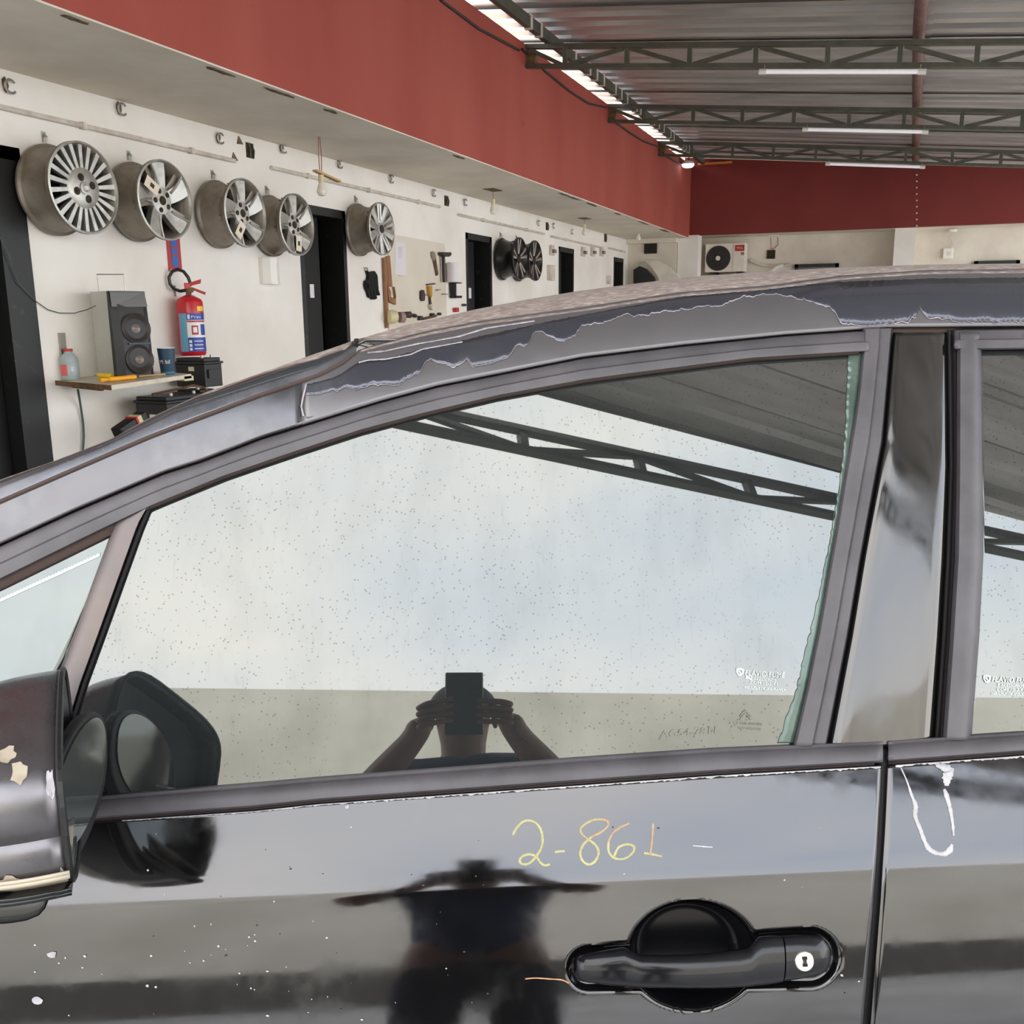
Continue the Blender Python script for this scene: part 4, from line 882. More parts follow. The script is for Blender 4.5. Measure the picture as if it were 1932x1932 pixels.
for _ in range(4):                                # door skin meets the moulding just outside the glass
    a = []
    for x in (300, 1600):
        P = unproj(V([x]), V([BB(x)]), SD)[0]; a.append((P[0], float(SG(P[0], P[2])) - .013 - P[1]))
    k1 = (a[1][1] - a[0][1]) / (a[1][0] - a[0][0]); _dc[0] += a[0][1] - k1 * a[0][0]; _dc[1] += k1
CR = lambda x: Lx(x, [-1100, -700, 100, 600, 1030, 1650, 3000], [1772, 1750, 1715, 1692, 1668, 1638, 1575])
L1 = lambda x: Lx(x, [-1100, -700, 0, 110, 210, 281, 380, 480, 570, 672, 760, 900, 1000, 1100, 1230, 1350, 1480, 1600, 1760, 1932, 3200], [1432, 1240, 905, 867, 828, 789, 743, 708, 676, 641, 615, 583, 564, 548, 532, 519, 510, 504, 499, 497, 520])
L2 = lambda x: Lx(x, [-1100, -700, 0, 119, 281, 380, 484, 603, 650, 678, 790, 902, 1100, 1280, 1449, 1584, 1752, 1932, 3200], [1458, 1265, 947, 895, 825, 787, 748, 708, 683, 659, 629, 607, 581, 553, 540, 521, 510, 508, 530])
LB = lambda x: np.minimum(L2(x), Lx(x, [-1100, -700, 0, 200, 330, 480, 600, 655, 672, 690], [1440, 1250, 914, 838, 775, 727, 690, 664, 650, 640]))
L3 = lambda x: Lx(x, [-1100, -700, 0, 144, 310, 380, 492, 618, 715, 827, 939, 1100, 1290, 1480, 1681, 1820, 1932, 3200], [1522, 1330, 1026, 960, 890, 868, 825, 786, 756, 726, 704, 672, 649, 630, 616, 615, 614, 640])
L4 = lambda x: Lx(x, [-1100, -700, 0, 215, 285, 417, 566, 678, 790, 939, 1100, 1186, 1419, 1603, 1625, 1845, 1932, 3200], [1562, 1370, 1094, 988, 955, 900, 849, 812, 782, 746, 717, 705, 675, 664, 663, 660, 659, 690])
def hgrid(xs, lo, hi, nv, S, off=lambda t: 0 * t):   # strip between two lines, columns at xs; rows run from lo to hi
    t = np.linspace(0, 1, nv + 1)[:, None] if np.isscalar(nv) else np.asarray(nv)[:, None]
    xs = np.asarray(xs, float)[None, :]
    return unproj(xs + 0 * t, lo(xs) * (1 - t) + hi(xs) * t, S, off(t + 0 * xs))
def vgrid(ys, xl, xr, nu, S, off=lambda t: 0 * t):
    t = np.linspace(0, 1, nu + 1)[None, :] if np.isscalar(nu) else np.asarray(nu)[None, :]
    ys = np.asarray(ys, float)[:, None]
    return unproj(xl(ys) * (1 - t) + xr(ys) * t, ys + 0 * t, S, off(t + 0 * ys))
def prof(*kv): a = V([k for k, v in kv]); b = V([v for k, v in kv]); return lambda t: np.interp(t, a, b)
def skin_part(name, A, m, parent, thick=.003, smooth=True, flip=False, **k):
    b = CB(); b.grid(A if flip else np.asarray(A)[::-1] if False else A)
    # make faces look outboard (towards -y)
    v = np.array(b.v); f = b.f[len(b.f) // 2]; nrm = np.cross(v[f[1]] - v[f[0]], v[f[3]] - v[f[0]])
    if nrm[1] > 0: b.f = [tuple(reversed(q)) for q in b.f]
    return b.build(name, m, parent, smooth=smooth, solid=thick, **k)
# ---- marching up an image column with a prescribed surface tilt gives rail, pillar and roof
def column(x, segs, Y):                            # segs: list of (y_from, y_to, steps, n0, n1)
    out = []; d0 = rays(x, segs[0][0]); Y0 = Y; k0 = d0[2] / d0[1]
    P = [d0[0] / d0[1] * Y0, Y0, 1.43 + k0 * Y0]
    for ya, yb, n, a0, a1 in segs:
        row = [list(P)]
        for i in range(1, n + 1):
            f = i / n; y_ = ya + (yb - ya) * f; d = rays(x, y_); k1 = d[2] / d[1]; te = math.tan(radians(a0 + (a1 - a0) * (f - .5 / n)))
            q = te * Y0 * (k1 - k0) / max(.06, 1 - te * k1); Y0 += q; k0 = k1
            P = [d[0] / d[1] * Y0, Y0, 1.43 + k1 * Y0]; row.append(list(P))
        out.append(row)
    return out
def rail_cols(x):
    Y = float(unproj(V([x]), V([L3(x)]), SG, .004)[0, 1]); e = math.degrees(math.atan(rays(x, L1(x))[2] / rays(x, L1(x))[1]))
    w_ = 1 / (1 + math.exp(-(x - 640) / 40))
    n1 = 23 + 7 * w_; n2 = 33 + 37 * w_
    return column(x, [(L3(x), L2(x), 14, n1, n2), (L2(x), LB(x), 4, n2, 44 + 28 * w_), (LB(x), L1(x), 12, 44 + 28 * w_, min(89., 90 - e) - 2.2)], Y), e
xs_all = sorted(set(list(np.arange(-1100, -60, 52)) + list(np.arange(-60, 660, 15)) + [668, 671.5, 676] + list(np.arange(690, 1940, 15)) + list(np.arange(1940, 3201, 60))))
RC = [rail_cols(x) for x in xs_all]; XA = V(xs_all)
rail = np.array([c[0] for c, e in RC]).transpose(1, 0, 2)
cov = np.array([c[1] for c, e in RC]).transpose(1, 0, 2)
top = np.array([c[2] for c, e in RC]).transpose(1, 0, 2)
ext = []
for j in range(1, 8):
    r_ = []
    for (c, e), p in zip(RC, top[-1]):
        YC_ = CAR_C[1]; dY = (YC_ - p[1]) * j / 7; r_.append([p[0], p[1] + dY, p[2] + dY * (tan(radians(e)) - .012 - .05 * dY)])
    ext.append(r_)
top = np.concatenate([top, ext]); mir = top[::-1][1:].copy(); mir[..., 1] = 2 * CAR_C[1] - mir[..., 1]; top = np.concatenate([top, mir])
kx = xs_all.index(570)
railm = skin_part('roof_rail', rail[:, kx:], 'paint_rail', car, label='roof rail with flaking clear coat')
skin_part('windscreen_pillar', rail[:, :kx + 1], 'pillar_paint', car, label='glossy windscreen pillar')
kf = XA <= 671.6
skin_part('pillar_cover', cov[:, kf], 'cover_paint', car, label='blue grey windscreen pillar cover strip')
wsn = skin_part('windscreen', top[:, XA <= 668.1], 'windscreen', car)
rf = skin_part('roof_panel', top[:, XA >= 676], 'paint_rail', car, label='dusty roof panel')
# far side closed by the mirrored rail
fr2 = rail.copy(); fr2[..., 1] = 2 * CAR_C[1] - fr2[..., 1]
b = CB().grid(fr2); b.build('far_roof_rail', 'paint_rail', car, smooth=True)
skin_part('rail_groove', hgrid(XA[XA < 3000], lambda x: L3(x) + 5, lambda x: L3(x) - 5, 2, SG, lambda t: -.010 + 0 * t), 'groove', car)
gp = [c[0][-1] for c, e in RC if True]
b = CB(); b.tube([V(c[0][-1]) + V([0, .0005, 0]) for (c, e), x in zip(RC, xs_all) if x <= 668], .0028, 6); b.build('pillar_gap', 'groove', car)
b = CB(); i0 = xs_all.index(671.5); b.tube([V(p) + V([0, .001, -.001]) for p in list(cov[-1:, i0]) + list(top[1:14, i0])], .003, 6); b.build('roof_gap', 'trim_dark', car)
def rail_pt(x, y, off):
    c, e = rail_cols(x); P = np.array(c[0]); d = rays(x, y)
    yy = L3(x) + (L2(x) - L3(x)) * np.linspace(0, 1, len(P))
    Y = np.interp(-y, -yy, P[:, 1]) - off
    return [d[0] / d[1] * Y, Y, 1.43 + d[2] / d[1] * Y]
def q7(l): return [(380 + u / 2.683, 480 + v / 2.683) for u, v in l]
def q6(l): return [(1280 + u / 2.963, 280 + v / 2.963) for u, v in l]
lowb = q7([(528, 706), (700, 690), (860, 668), (1000, 650), (1060, 622), (1105, 598), (1135, 540), (1160, 533), (1220, 560), (1240, 545), (1270, 568), (1310, 550), (1345, 528), (1370, 565), (1440, 560), (1500, 545), (1560, 510), (1600, 455), (1660, 460), (1680, 400), (1720, 385), (1760, 415), (1840, 440), (1890, 420), (1925, 352)]) + \
    q6([(-480, 835 + 150), (-300, 930), (-160, 925), (0, 905), (120, 885), (240, 880), (330, 840), (450, 820), (560, 820), (650, 830), (740, 855), (800, 880), (840, 880), (890, 940), (920, 985), (1080, 990), (1190, 985), (1280, 978), (1310, 930), (1330, 945), (1355, 905), (1400, 955), (1500, 950), (1550, 972), (2400, 968)])
upb = q7([(528, 660), (640, 632), (700, 610), (800, 540), (930, 530), (1110, 482), (1300, 440), (1500, 395), (1700, 352), (1932, 305)]) + q6([(0, 832), (500, 788), (900, 745), (1400, 728), (2400, 715)])
lowb = [p for i, p in enumerate(lowb) if i == 0 or p[0] > max(q[0] for q in lowb[:i])]
px_ = np.arange(577, 2010, 4.)
lo_ = np.interp(px_, *zip(*lowb)) + rng.normal(0, 1.1, len(px_)) + 2.2 * np.interp(px_, np.arange(570, 2020, 11), rng.normal(0, 1, len(np.arange(570, 2020, 11)))); hi_ = np.interp(px_, *zip(*upb)) + rng.normal(0, .5, len(px_))
lo_ = np.minimum(lo_, L3(px_) - 4)
hi_ = np.maximum(hi_, L2(px_) + 3)
def strip_on_rail(a, b_, off, n=5): return [[rail_pt(x, y0 + (y1 - y0) * k / n, off) for x, y0, y1 in zip(px_, a, b_)] for k in range(n + 1)]
skin_part('clear_coat_patch', strip_on_rail(lo_, hi_, .0011), 'clearcoat', railm, thick=.0008, label='dark blue patch where the clear coat still holds')
wv = .35 + 2.0 * np.clip(np.interp(px_, np.arange(570, 2020, 23), rng.random(64)[:len(np.arange(570, 2020, 23))]) - .45, 0, 1) + .5 * rng.random(len(px_))
skin_part('patch_edge', strip_on_rail(lo_ + wv * .6, lo_ - wv * .6, .0016, 1), 'flake_edge', railm, thick=.0005)
sel = (px_ > 690) & (px_ < 1120); sx = px_
u_ = np.interp(px_, *zip(*q7([(800, 500), (930, 488), (1090, 452), (1160, 440), (1300, 415), (1450, 370), (1932, 300)])))
def rib(a, wd_, x0, x1, off=.0018):
    m = (px_ >= x0) & (px_ <= x1); return [[rail_pt(x, y + s_ * w2, off) for x, y, w2 in zip(px_[m], a[m], np.broadcast_to(wd_, px_.shape)[m])] for s_ in (1, -1)]
skin_part('peel_streak', rib(u_, .8 + 1.2 * rng.random(len(px_)), 690, 1010), 'flake_edge', railm, thick=.0004)
u2 = np.interp(px_, *zip(*q7([(790, 548), (850, 533), (930, 530), (1060, 505), (1120, 478), (1250, 455), (1330, 440)])))
skin_part('peel_streak', rib(u2, .8 + .8 * rng.random(len(px_)), 676, 875), 'flake_edge', railm, thick=.0004)
b = CB(); P_ = q7([(530, 655), (522, 690), (512, 730), (505, 770), (515, 815), (535, 826), (560, 815)])
for s_ in (0,):
    A = [[rail_pt(x + o_, min(y, L3(x) - 4), .0016) for x, y in P_] for o_ in (-1.4, 1.8)]
skin_part('patch_edge', A, 'flake_edge', railm, thick=.0004)

# ---- window glass
_l4x = np.arange(-1100, 1626, 5.)
def xL4(y): return np.interp(-np.asarray(y), -L4(_l4x), _l4x)
BR = lambda y: Lx(y, [940, 952, 1000, 1100, 1200, 1290, 1365, 1500], [293, 288, 268, 232, 196, 163, 140, 88])     # bar right / left edges
BLf = lambda y: Lx(y, [940, 985, 1100, 1200, 1285, 1400, 1500], [236, 216, 173, 138, 107, 66, 30])
FI = lambda y: Lx(y, [600, 664, 740, 800, 900, 1000, 1130, 1193, 1241, 1301, 1404, 1500], [1627, 1625, 1617, 1608, 1591, 1575, 1552, 1541, 1531, 1519, 1495, 1474])   # rear frame inner edge
FM = lambda y: Lx(y, [600, 640, 834, 1050, 1200, 1400, 1500], [1668, 1660, 1637, 1603, 1578, 1540, 1521])
FO = lambda y: Lx(y, [600, 630, 834, 1050, 1200, 1398, 1500], [1686, 1683, 1665, 1625, 1600, 1562, 1545])
PL = lambda y: FO(y) + 1.5
PR = lambda y: Lx(y, [600, 630, 881, 1050, 1200, 1388, 1500], [1787, 1788, 1792, 1786, 1778, 1765, 1757])
RO = lambda y: Lx(y, [600, 660, 900, 1050, 1200, 1388, 1500], [1812, 1813, 1812, 1809, 1800, 1787, 1779])
RI = lambda y: Lx(y, [600, 660, 1000, 1045, 1200, 1382, 1500], [1845, 1845, 1848, 1848, 1840, 1826, 1816])
_btx = np.arange(-1100, 3000, 10.)
def xBT(y): return np.interp(-np.asarray(y), -BT(_btx), _btx)
yw = np.concatenate([np.arange(652, 1400, 8.), np.arange(1400, 1512, 4.)])
def fl(y): y = np.asarray(y); return np.maximum(BR(y) - 10, np.where(y < 960, xL4(np.minimum(y + 9, 1365)), -1e3))
def fr3(y): y = np.asarray(y); return np.where(y < 1402, FI(y) + 8, np.minimum(FI(y) + 8, np.maximum(xBT(y - 14), fl(y) + 5)))
A = vgrid(yw, fl, fr3, 90, SG)
# door skin with the pressed handle well
ux = np.concatenate([np.arange(-1090, 1040, 20.), np.arange(1040, 1600, 3.5), np.arange(1600, 1669, 8.)])
sr = np.concatenate([np.linspace(0, 1, 22)[:-1], np.arange(0, 12) * .001 * 0 + 1]) if False else np.linspace(0, 1, 24)
def door_px(u, xe, rows_extra):
    X, Y = [], []
    for s in sr: X.append(u); Y.append((BB(u) + 3) * (1 - s) + CR(u) * s)
    for q in rows_extra: X.append(u); Y.append(CR(u) + q)
    X, Y = np.array(X), np.array(Y)
    return X, Y
FD = lambda y: Lx(y, [1380, 1445, 1560, 1700, 1932, 2800], [1669, 1667, 1661, 1651, 1631, 1540])
X, Y = door_px(ux, None, np.concatenate([np.arange(3.5, 290, 3.5), np.arange(300, 1100, 40)]))
X = X + np.clip((X - 1450) / (1668 - 1450), 0, 1) * (FD(Y) - 1668)
sm = lambda a, b, x: (lambda t: t * t * (3 - 2 * t))(np.clip((x - a) / (b - a), 0, 1))
def well(X, Y):
    e = ((X - 1308) / 124) ** 2 + ((Y - 1803) / 104) ** 2
    d = .036 * sm(1.06, .55, e)
    ax_, ay_, bx_, by_ = 1112, 1828, 1528, 1807
    t = np.clip(((X - ax_) * (bx_ - ax_) + (Y - ay_) * (by_ - ay_)) / ((bx_ - ax_) ** 2 + (by_ - ay_) ** 2), 0, 1)
    ds = np.hypot(X - ax_ - t * (bx_ - ax_), Y - ay_ - t * (by_ - ay_)) - (36 + 14 * t)
    return np.maximum(d, .007 * sm(9, -3, ds))
PD = unproj(X, Y, SD); dsp = well(X, Y); PD[..., 1] += dsp * .88; PD[..., 2] -= dsp * .25
door = skin_part('front_door', PD, 'paint', car, thick=.002, label='front door skin with chalk number')
glass = skin_part('window_glass', A, 'film', door, thick=.003, label='mirrored film on the front door window')
skin_part('bare_glass_edge', vgrid(np.arange(664, 1404, 3.), lambda y: FI(y) - np.maximum(2.5, Lx(y, [664, 700, 760, 830, 900, 1000, 1100, 1241, 1310, 1350, 1404], [25, 21, 17, 9, 4, 5, 7, 14, 16, 22, 27]) + 3.5 * np.interp(y, np.arange(660, 1410, 7), rng.random(108)[:len(np.arange(660, 1410, 7))]) - 1.5), lambda y: FI(y) + 4, 3, SG, lambda t: .0012 + 0 * t), 'glass_edge', door, thick=.0008, label='bare greenish glass where the film has shrunk back')
# frame of the front door window
xf = np.concatenate([np.arange(-1100, 0, 44.), np.arange(0, 1685, 10.), [1681]]); xf = np.unique(xf)
fprof = prof((0, -.004), (.05, .010), (.1, .012), (.48, .013), (.52, .009), (.9, .008), (.97, .004), (1, -.004))
skin_part('window_frame', hgrid(np.append(xf[xf <= 1626], [1632, 1640]), lambda x: L4(x) + 3, lambda x: L3(x) + 4, [0, .04, .09, .2, .35, .47, .53, .7, .88, .96, 1], SG, fprof), 'trim', door, thick=.004)
skin_part('frame_seal', hgrid(xf[(xf <= 1626) & (xf > 270)], lambda x: L4(x) + 7, lambda x: L4(x) - 2, 3, SG, prof((0, .001), (.5, .007), (1, .010))), 'groove', door, thick=.003)
yf = np.concatenate([np.arange(619, 640, 3.), np.arange(640, 1412, 8.)])
vprof = prof((0, -.003), (.07, .008), (.15, .011), (.55, .013), (.60, .006), (.64, .007), (.95, .008), (1, -.004))
skin_part('window_frame', vgrid(yf, lambda y: np.where(y < 662, 1626 + 0 * y, FI(y)), FO, [0, .06, .12, .3, .45, .56, .60, .65, .8, .94, 1], SG, vprof), 'trim', door, thick=.004)
skin_part('belt_moulding', hgrid(np.concatenate([np.arange(-1090, 1660, 20.), [1666]]), BB, BT, [0, .04, .12, .3, .5, .72, .78, .84, .93, 1], lambda x, z: SG(x, z), prof((0, .006), (.05, .016), (.15, .019), (.7, .014), (.76, .009), (.82, .011), (.95, .009), (1, -.001))), 'trim', door, thick=.004)
skin_part('moulding_gap', hgrid(np.arange(-1090, 1664, 20.), lambda x: BB(x) + 6, lambda x: BB(x) - 3, 2, SG, lambda t: .0085 + 0 * t), 'groove', door, thick=.002)
ex = np.arange(230, 1664, 4.); ew = np.clip(rng.normal(2.0, 1.0, len(ex)), .3, 5) * np.interp(ex, [230, 500, 640, 1660], [.35, .6, 1, 1.1])
yy0 = BB(ex) + 6
A = np.stack([unproj(ex, yy0 + ew, SD, .0006), unproj(ex, yy0 - .5, SD, .0006)])
skin_part('chipped_edge', A, 'residue', door, thick=.0004)
# bar, quarter glass
skin_part('quarter_bar', vgrid(np.arange(944, 1500, 8.), lambda y: np.maximum(BLf(y), xL4(y + 2) - 2), lambda y: np.maximum(BR(y) - 8, xL4(y + 2)), [0, .05, .1, .5, .9, 1], SG, prof((0, -.002), (.08, .008), (.5, .011), (.9, .010), (1, -.002))), 'bar_bronze', door, thick=.003, label='faded bronze bar between quarter window and door glass')
skin_part('glass_run', vgrid(np.arange(944, 1500, 8.), lambda y: BR(y) - 9, BR, 3, SG, prof((0, .006), (.4, .008), (1, .001))), 'trim_dark', door, thick=.003)
skin_part('quarter_glass', vgrid(np.arange(985, 1572, 12.), lambda y: np.maximum(xL4(np.minimum(y + 8, 1540)), -900), lambda y: np.maximum(BLf(y) + 8, xL4(np.minimum(y + 8, 1540)) + 3), 24, SG, lambda t: .0005 + 0 * t), 'film_q', car, thick=.003)
skin_part('quarter_seal', hgrid(np.arange(-1000, 225, 12.), lambda x: L4(x) + 22, lambda x: L4(x) + 1, [0, .2, .35, .6, 1], SG, prof((0, .001), (.18, .005), (.3, .002), (.6, .0035), (1, .006))), 'groove', car, thick=.002)
qe = np.arange(-300, 190, 3.); qy = np.interp(qe, [-300, 0, 190], [1290, 1133, 1046])
A = np.stack([unproj(qe, qy + 3, SG, .0011), unproj(qe, qy - 2 - 2.6 * (np.arange(len(qe)) % 2), SG, .0011)])
skin_part('film_edge', A, 'sticker', car, thick=.0004, label='pale saw-toothed film edge across the quarter window')
# pillar between the doors, rear door
yp = np.arange(627, 1412, 8.)
skin_part('door_pillar', vgrid(yp, PL, PR, 16, SG, lambda t: .0045 - .004 * (2 * t - 1) ** 8 + .003 * np.sqrt(np.clip(1 - (2 * t - 1) ** 2, 0, 1))), 'pillar', car, thick=.003, label='glossy pillar panel between the doors')
skin_part('pillar_seal', vgrid(np.arange(612, 1412, 10.), lambda y: FO(y) - 4, lambda y: FO(y) + 5, 2, SG, lambda t: -.004 + 0 * t), 'trim_dark', car, thick=.002)
skin_part('pillar_head', hgrid(np.arange(1676, 1815, 8.), lambda x: L3(x) + 14, lambda x: L3(x) - 1, 3, SG, lambda t: -.004 + 0 * t), 'groove', car, thick=.002)
XR = np.concatenate([np.arange(1676, 1960, 12.), np.arange(1980, 3000, 50.)])
RD = lambda y: Lx(y, [1380, 1445, 1560, 1700, 1932, 2800], [1676, 1675, 1670, 1662, 1643, 1552])
X, Y = door_px(XR, None, np.concatenate([np.arange(8, 290, 8.), np.arange(300, 1000, 40)]))
X = X + np.clip((1900 - X) / (1900 - 1676), 0, 1) * (RD(Y) - 1676)
rdoor = skin_part('rear_door', unproj(X, Y, SD), 'paint', car, thick=.002, label='rear door skin with a white outline of old glue')
skin_part('door_gap', vgrid(np.arange(1392, 2700, 12.), lambda y: FD(y) - 8, lambda y: RD(y) + 8, 2, SD, lambda t: -.012 + 0 * t), 'trim_dark', car, thick=.002)
skin_part('belt_moulding', hgrid(np.concatenate([[1677], np.arange(1690, 3000, 30.)]), BB, BT, [0, .04, .12, .3, .5, .72, .78, .84, .93, 1], SG, prof((0, .006), (.05, .016), (.15, .019), (.7, .014), (.76, .009), (.82, .011), (.95, .009), (1, -.001))), 'trim', rdoor, thick=.004)
skin_part('moulding_gap', hgrid(np.arange(1677, 3000, 30.), lambda x: BB(x) + 6, lambda x: BB(x) - 3, 2, SG, lambda t: .0085 + 0 * t), 'groove', rdoor, thick=.002)
ex = np.arange(1690, 1990, 4.); ew = np.clip(rng.normal(2.4, 1.4, len(ex)), .3, 6)
skin_part('chipped_edge', np.stack([unproj(ex, BB(ex) + 6 + ew, SD, .0006), unproj(ex, BB(ex) + 5.5, SD, .0006)]), 'residue', rdoor, thick=.0004)
skin_part('window_frame', vgrid(np.arange(628, 1404, 8.), lambda y: RO(y) - 2, lambda y: np.where(y < 660, 1845 + 0 * y, RI(y)), [0, .06, .12, .4, .74, .78, .93, 1], SG, prof((0, -.003), (.08, .008), (.7, .010), (.77, .007), (.9, .008), (1, -.003))), 'trim', rdoor, thick=.004)
skin_part('window_frame', hgrid(np.concatenate([[1802], np.arange(1812, 1950, 10.), np.arange(1980, 3100, 50.)]), lambda x: L4(x) + 1, lambda x: L3(x) + 5, [0, .05, .1, .3, .47, .53, .9, 1], SG, fprof), 'trim', rdoor, thick=.004)
skin_part('frame_seal', vgrid(np.arange(622, 1404, 10.), lambda y: PR(y) - 1, lambda y: RO(y) + 1, [0, .2, .35, .5, .7, 1], SG, prof((0, .001), (.2, .004), (.35, -.001), (.5, .004), (.7, .001), (1, .003))), 'trim_dark', rdoor, thick=.003)
skin_part('window_glass', vgrid(np.arange(655, 1400, 8.), lambda y: RI(y) - 8, lambda y: 2900 + 0 * y, 60, SG), 'film', rdoor, thick=.003, label='mirrored film on the rear door window')

# ---- writing and marks
def ribbon(pts, wpx, S, off, n=6):
    P = [V(p) for p in pts]; Q = []
    for i in range(len(P) - 1):                     # Catmull-Rom through the strokes
        p0, p1, p2, p3 = P[max(i - 1, 0)], P[i], P[i + 1], P[min(i + 2, len(P) - 1)]
        for k in range(n):
            t = k / n; Q.append(.5 * (2 * p1 + (p2 - p0) * t + (2 * p0 - 5 * p1 + 4 * p2 - p3) * t * t + (3 * p1 - p0 - 3 * p2 + p3) * t ** 3))
    Q.append(P[-1]); Q = np.array(Q); d = np.gradient(Q, axis=0); d /= np.maximum(1e-6, np.linalg.norm(d, axis=1))[:, None]; nn = np.stack([-d[:, 1], d[:, 0]], 1)
    wv = (np.full(len(Q), wpx) if np.isscalar(wpx) else np.interp(np.linspace(0, 1, len(Q)), np.linspace(0, 1, len(wpx)), wpx)) * (1 + .25 * rng.normal(0, 1, len(Q)) * .5)
    a, b_ = Q + nn * wv[:, None] / 2, Q - nn * wv[:, None] / 2
    return np.stack([unproj(a[:, 0], a[:, 1], S, off), unproj(b_[:, 0], b_[:, 1], S, off)])
def k2(l): return [(600 + u / 3.864, 1230 + v / 3.864) for u, v in l]
def k3(l): return [(1030 + u / 3.019, 1500 + v / 3.019) for u, v in l]
for nm, l, m in (('chalk_digit', k2([(1420, 1335), (1450, 1280), (1500, 1235), (1560, 1232), (1610, 1270), (1636, 1340), (1630, 1420), (1590, 1490), (1540, 1540), (1490, 1545), (1470, 1520), (1490, 1490), (1540, 1475), (1590, 1492), (1620, 1532), (1650, 1555), (1690, 1548)]), 'chalk'),
                 ('chalk_dash', k2([(1726, 1458), (1760, 1454), (1800, 1452)]), 'chalk'),
                 ('chalk_digit', k3([(230, 245), (280, 282), (300, 325), (282, 375), (245, 395), (210, 375), (195, 330), (215, 280), (262, 236)]), 'chalk'),
                 ('chalk_digit', k3([(262, 236), (310, 213), (348, 183), (355, 155), (320, 138), (260, 145), (205, 180), (199, 212), (230, 245)]), 'chalk_peach'),
                 ('chalk_digit', k3([(478, 160), (430, 180), (380, 217), (357, 265)]), 'chalk_peach'), ('chalk_digit', k3([(357, 265), (357, 320), (392, 360), (450, 361), (495, 327), (500, 292), (460, 280), (412, 300), (388, 350)]), 'chalk'),
                 ('chalk_digit', k3([(610, 162), (606, 240), (594, 338)]), 'chalk_peach'), ('chalk_digit', k3([(558, 330), (600, 336), (662, 350)]), 'chalk'),
                 ('white_scratch', k3([(838, 288), (890, 293), (950, 297)]), 'residue'),
                 ('rust_line', [(991, 1847), (1010, 1845.5), (1035, 1847), (1060, 1849), (1073, 1855)], 'amber')):
    skin_part(nm, ribbon(l, 4.6 if 'chalk' in nm else 2.2, SD, .0006), m, door, thick=.0003)
for i, (x, y, r_) in enumerate(((98, 1802, 9), (70, 1887, 10), (655, 1523, 4), (160, 1804, 3), (278, 1860, 3), (1588, 1840, 3), (505, 1916, 3))):   # chips
    q = np.linspace(0, 2 * pi, 10)[:-1]; rr = r_ * (.7 + .5 * rng.random(9))
    P = unproj(x + rr * np.cos(q), y + .8 * rr * np.sin(q), SD, .0007)
    b = CB(); b.add(P, [tuple(range(9))]); 
    b.build('paint_chip', 'flake_edge' if i < 2 else 'residue', door, solid=.0004)
b = CB(); b2 = CB()
for k in range(90):
    x, y = (rng.uniform(60, 640), rng.uniform(1730, 1925)) if k < 30 else (rng.uniform(230, 1640), rng.uniform(1560, 1925))
    if abs(x - 1310) < 270 and y > 1690: continue
    r_ = rng.uniform(.8, 2.2); q = np.linspace(0, 2 * pi, 7)[:-1]; bb = b if k < 52 else b2
    bb.add(unproj(x + r_ * np.cos(q) * rng.uniform(.6, 1.6), y + r_ * np.sin(q), SD, .0007), [tuple(range(6))])
meta(b.build('paint_specks', 'residue', door), kind='stuff'); meta(b2.build('dirt_specks', 'groove', door), kind='stuff')
def k8(l): return [(1500 + u / 3.5, 1380 + v / 3.5) for u, v in l]
skin_part('glue_outline', ribbon(k8([(700, 240), (740, 330), (770, 420), (796, 490), (794, 560), (825, 640), (848, 705), (880, 770), (930, 802), (985, 808), (1020, 785), (1036, 745)]), [1.5, 3, 5, 8, 8, 7, 7, 9, 8, 9, 12, 6], SD, .0006), 'residue', rdoor, thick=.0004)
skin_part('glue_outline', ribbon(k8([(1048, 690), (1040, 600), (1022, 500), (1000, 420), (985, 380)]), [3, 6, 7, 9, 4], SD, .0006), 'residue', rdoor, thick=.0004)
skin_part('glue_outline', ribbon(k8([(930, 222), (975, 235), (1010, 260), (1003, 310), (1000, 360)]), [6, 14, 20, 17, 7], SD, .0006), 'residue', rdoor, thick=.0004)
def glass_text(s, x0, y0, x1, y1, hpx, parent, m='sticker'):
    def fn(u, v): return unproj(V([x0 + (x1 - x0) * u + v * hpx * .12]), V([y0 + (y1 - y0) * u - v * hpx]), SG, .0011)[0]
    b = CB(); text_mb(s, fn, b); return b.build('sticker_text', m, parent)
def shield(x, y, parent):
    o = [(-7, -7), (2, -8), (8, -5), (7, 2), (2, 8), (-3, 7), (-7, 0)]
    inn = [(a * .55, b_ * .55) for a, b_ in o]
    A = np.stack([unproj(V([x + a for a, b_ in o + o[:1]]), V([y + b_ for a, b_ in o + o[:1]]), SG, .0011), unproj(V([x + a for a, b_ in inn + inn[:1]]), V([y + b_ for a, b_ in inn + inn[:1]]), SG, .0011)])
    skin_part('sticker_shield', A, 'sticker', parent, thick=.0003)
    skin_part('sticker_shield', ribbon([(x - 3, y - 3), (x + 3, y + 4)], 2.5, SG, .0011), 'sticker', parent, thick=.0003)
shield(1396, 1268, door)
glass_text('FL\u00c1VIO FUM\u00ca', 1405, 1274, 1480, 1279, 14, door)
glass_text('E ACESS\u00d3RIOS', 1416, 1282, 1464, 1287, 8, door); glass_text('COM 12-3-91', 1414, 1290, 1466, 1294, 8, door); glass_text('INSULFILM DE SEGURAN\u00c7A', 1404, 1299, 1482, 1304, 7, door)
skin_part('sticker_tick', ribbon([(1407, 1277), (1413, 1279), (1419, 1284)], [6, 4, 2], SG, .0011), 'sticker', door, thick=.0003)
for dy in (0, 6): skin_part('glass_etching', ribbon([(1396, 1352 + dy), (1406, 1341 + dy), (1416, 1352 + dy)], 2.2, SG, .0011, 3), 'sticker_faint', door, thick=.0003)
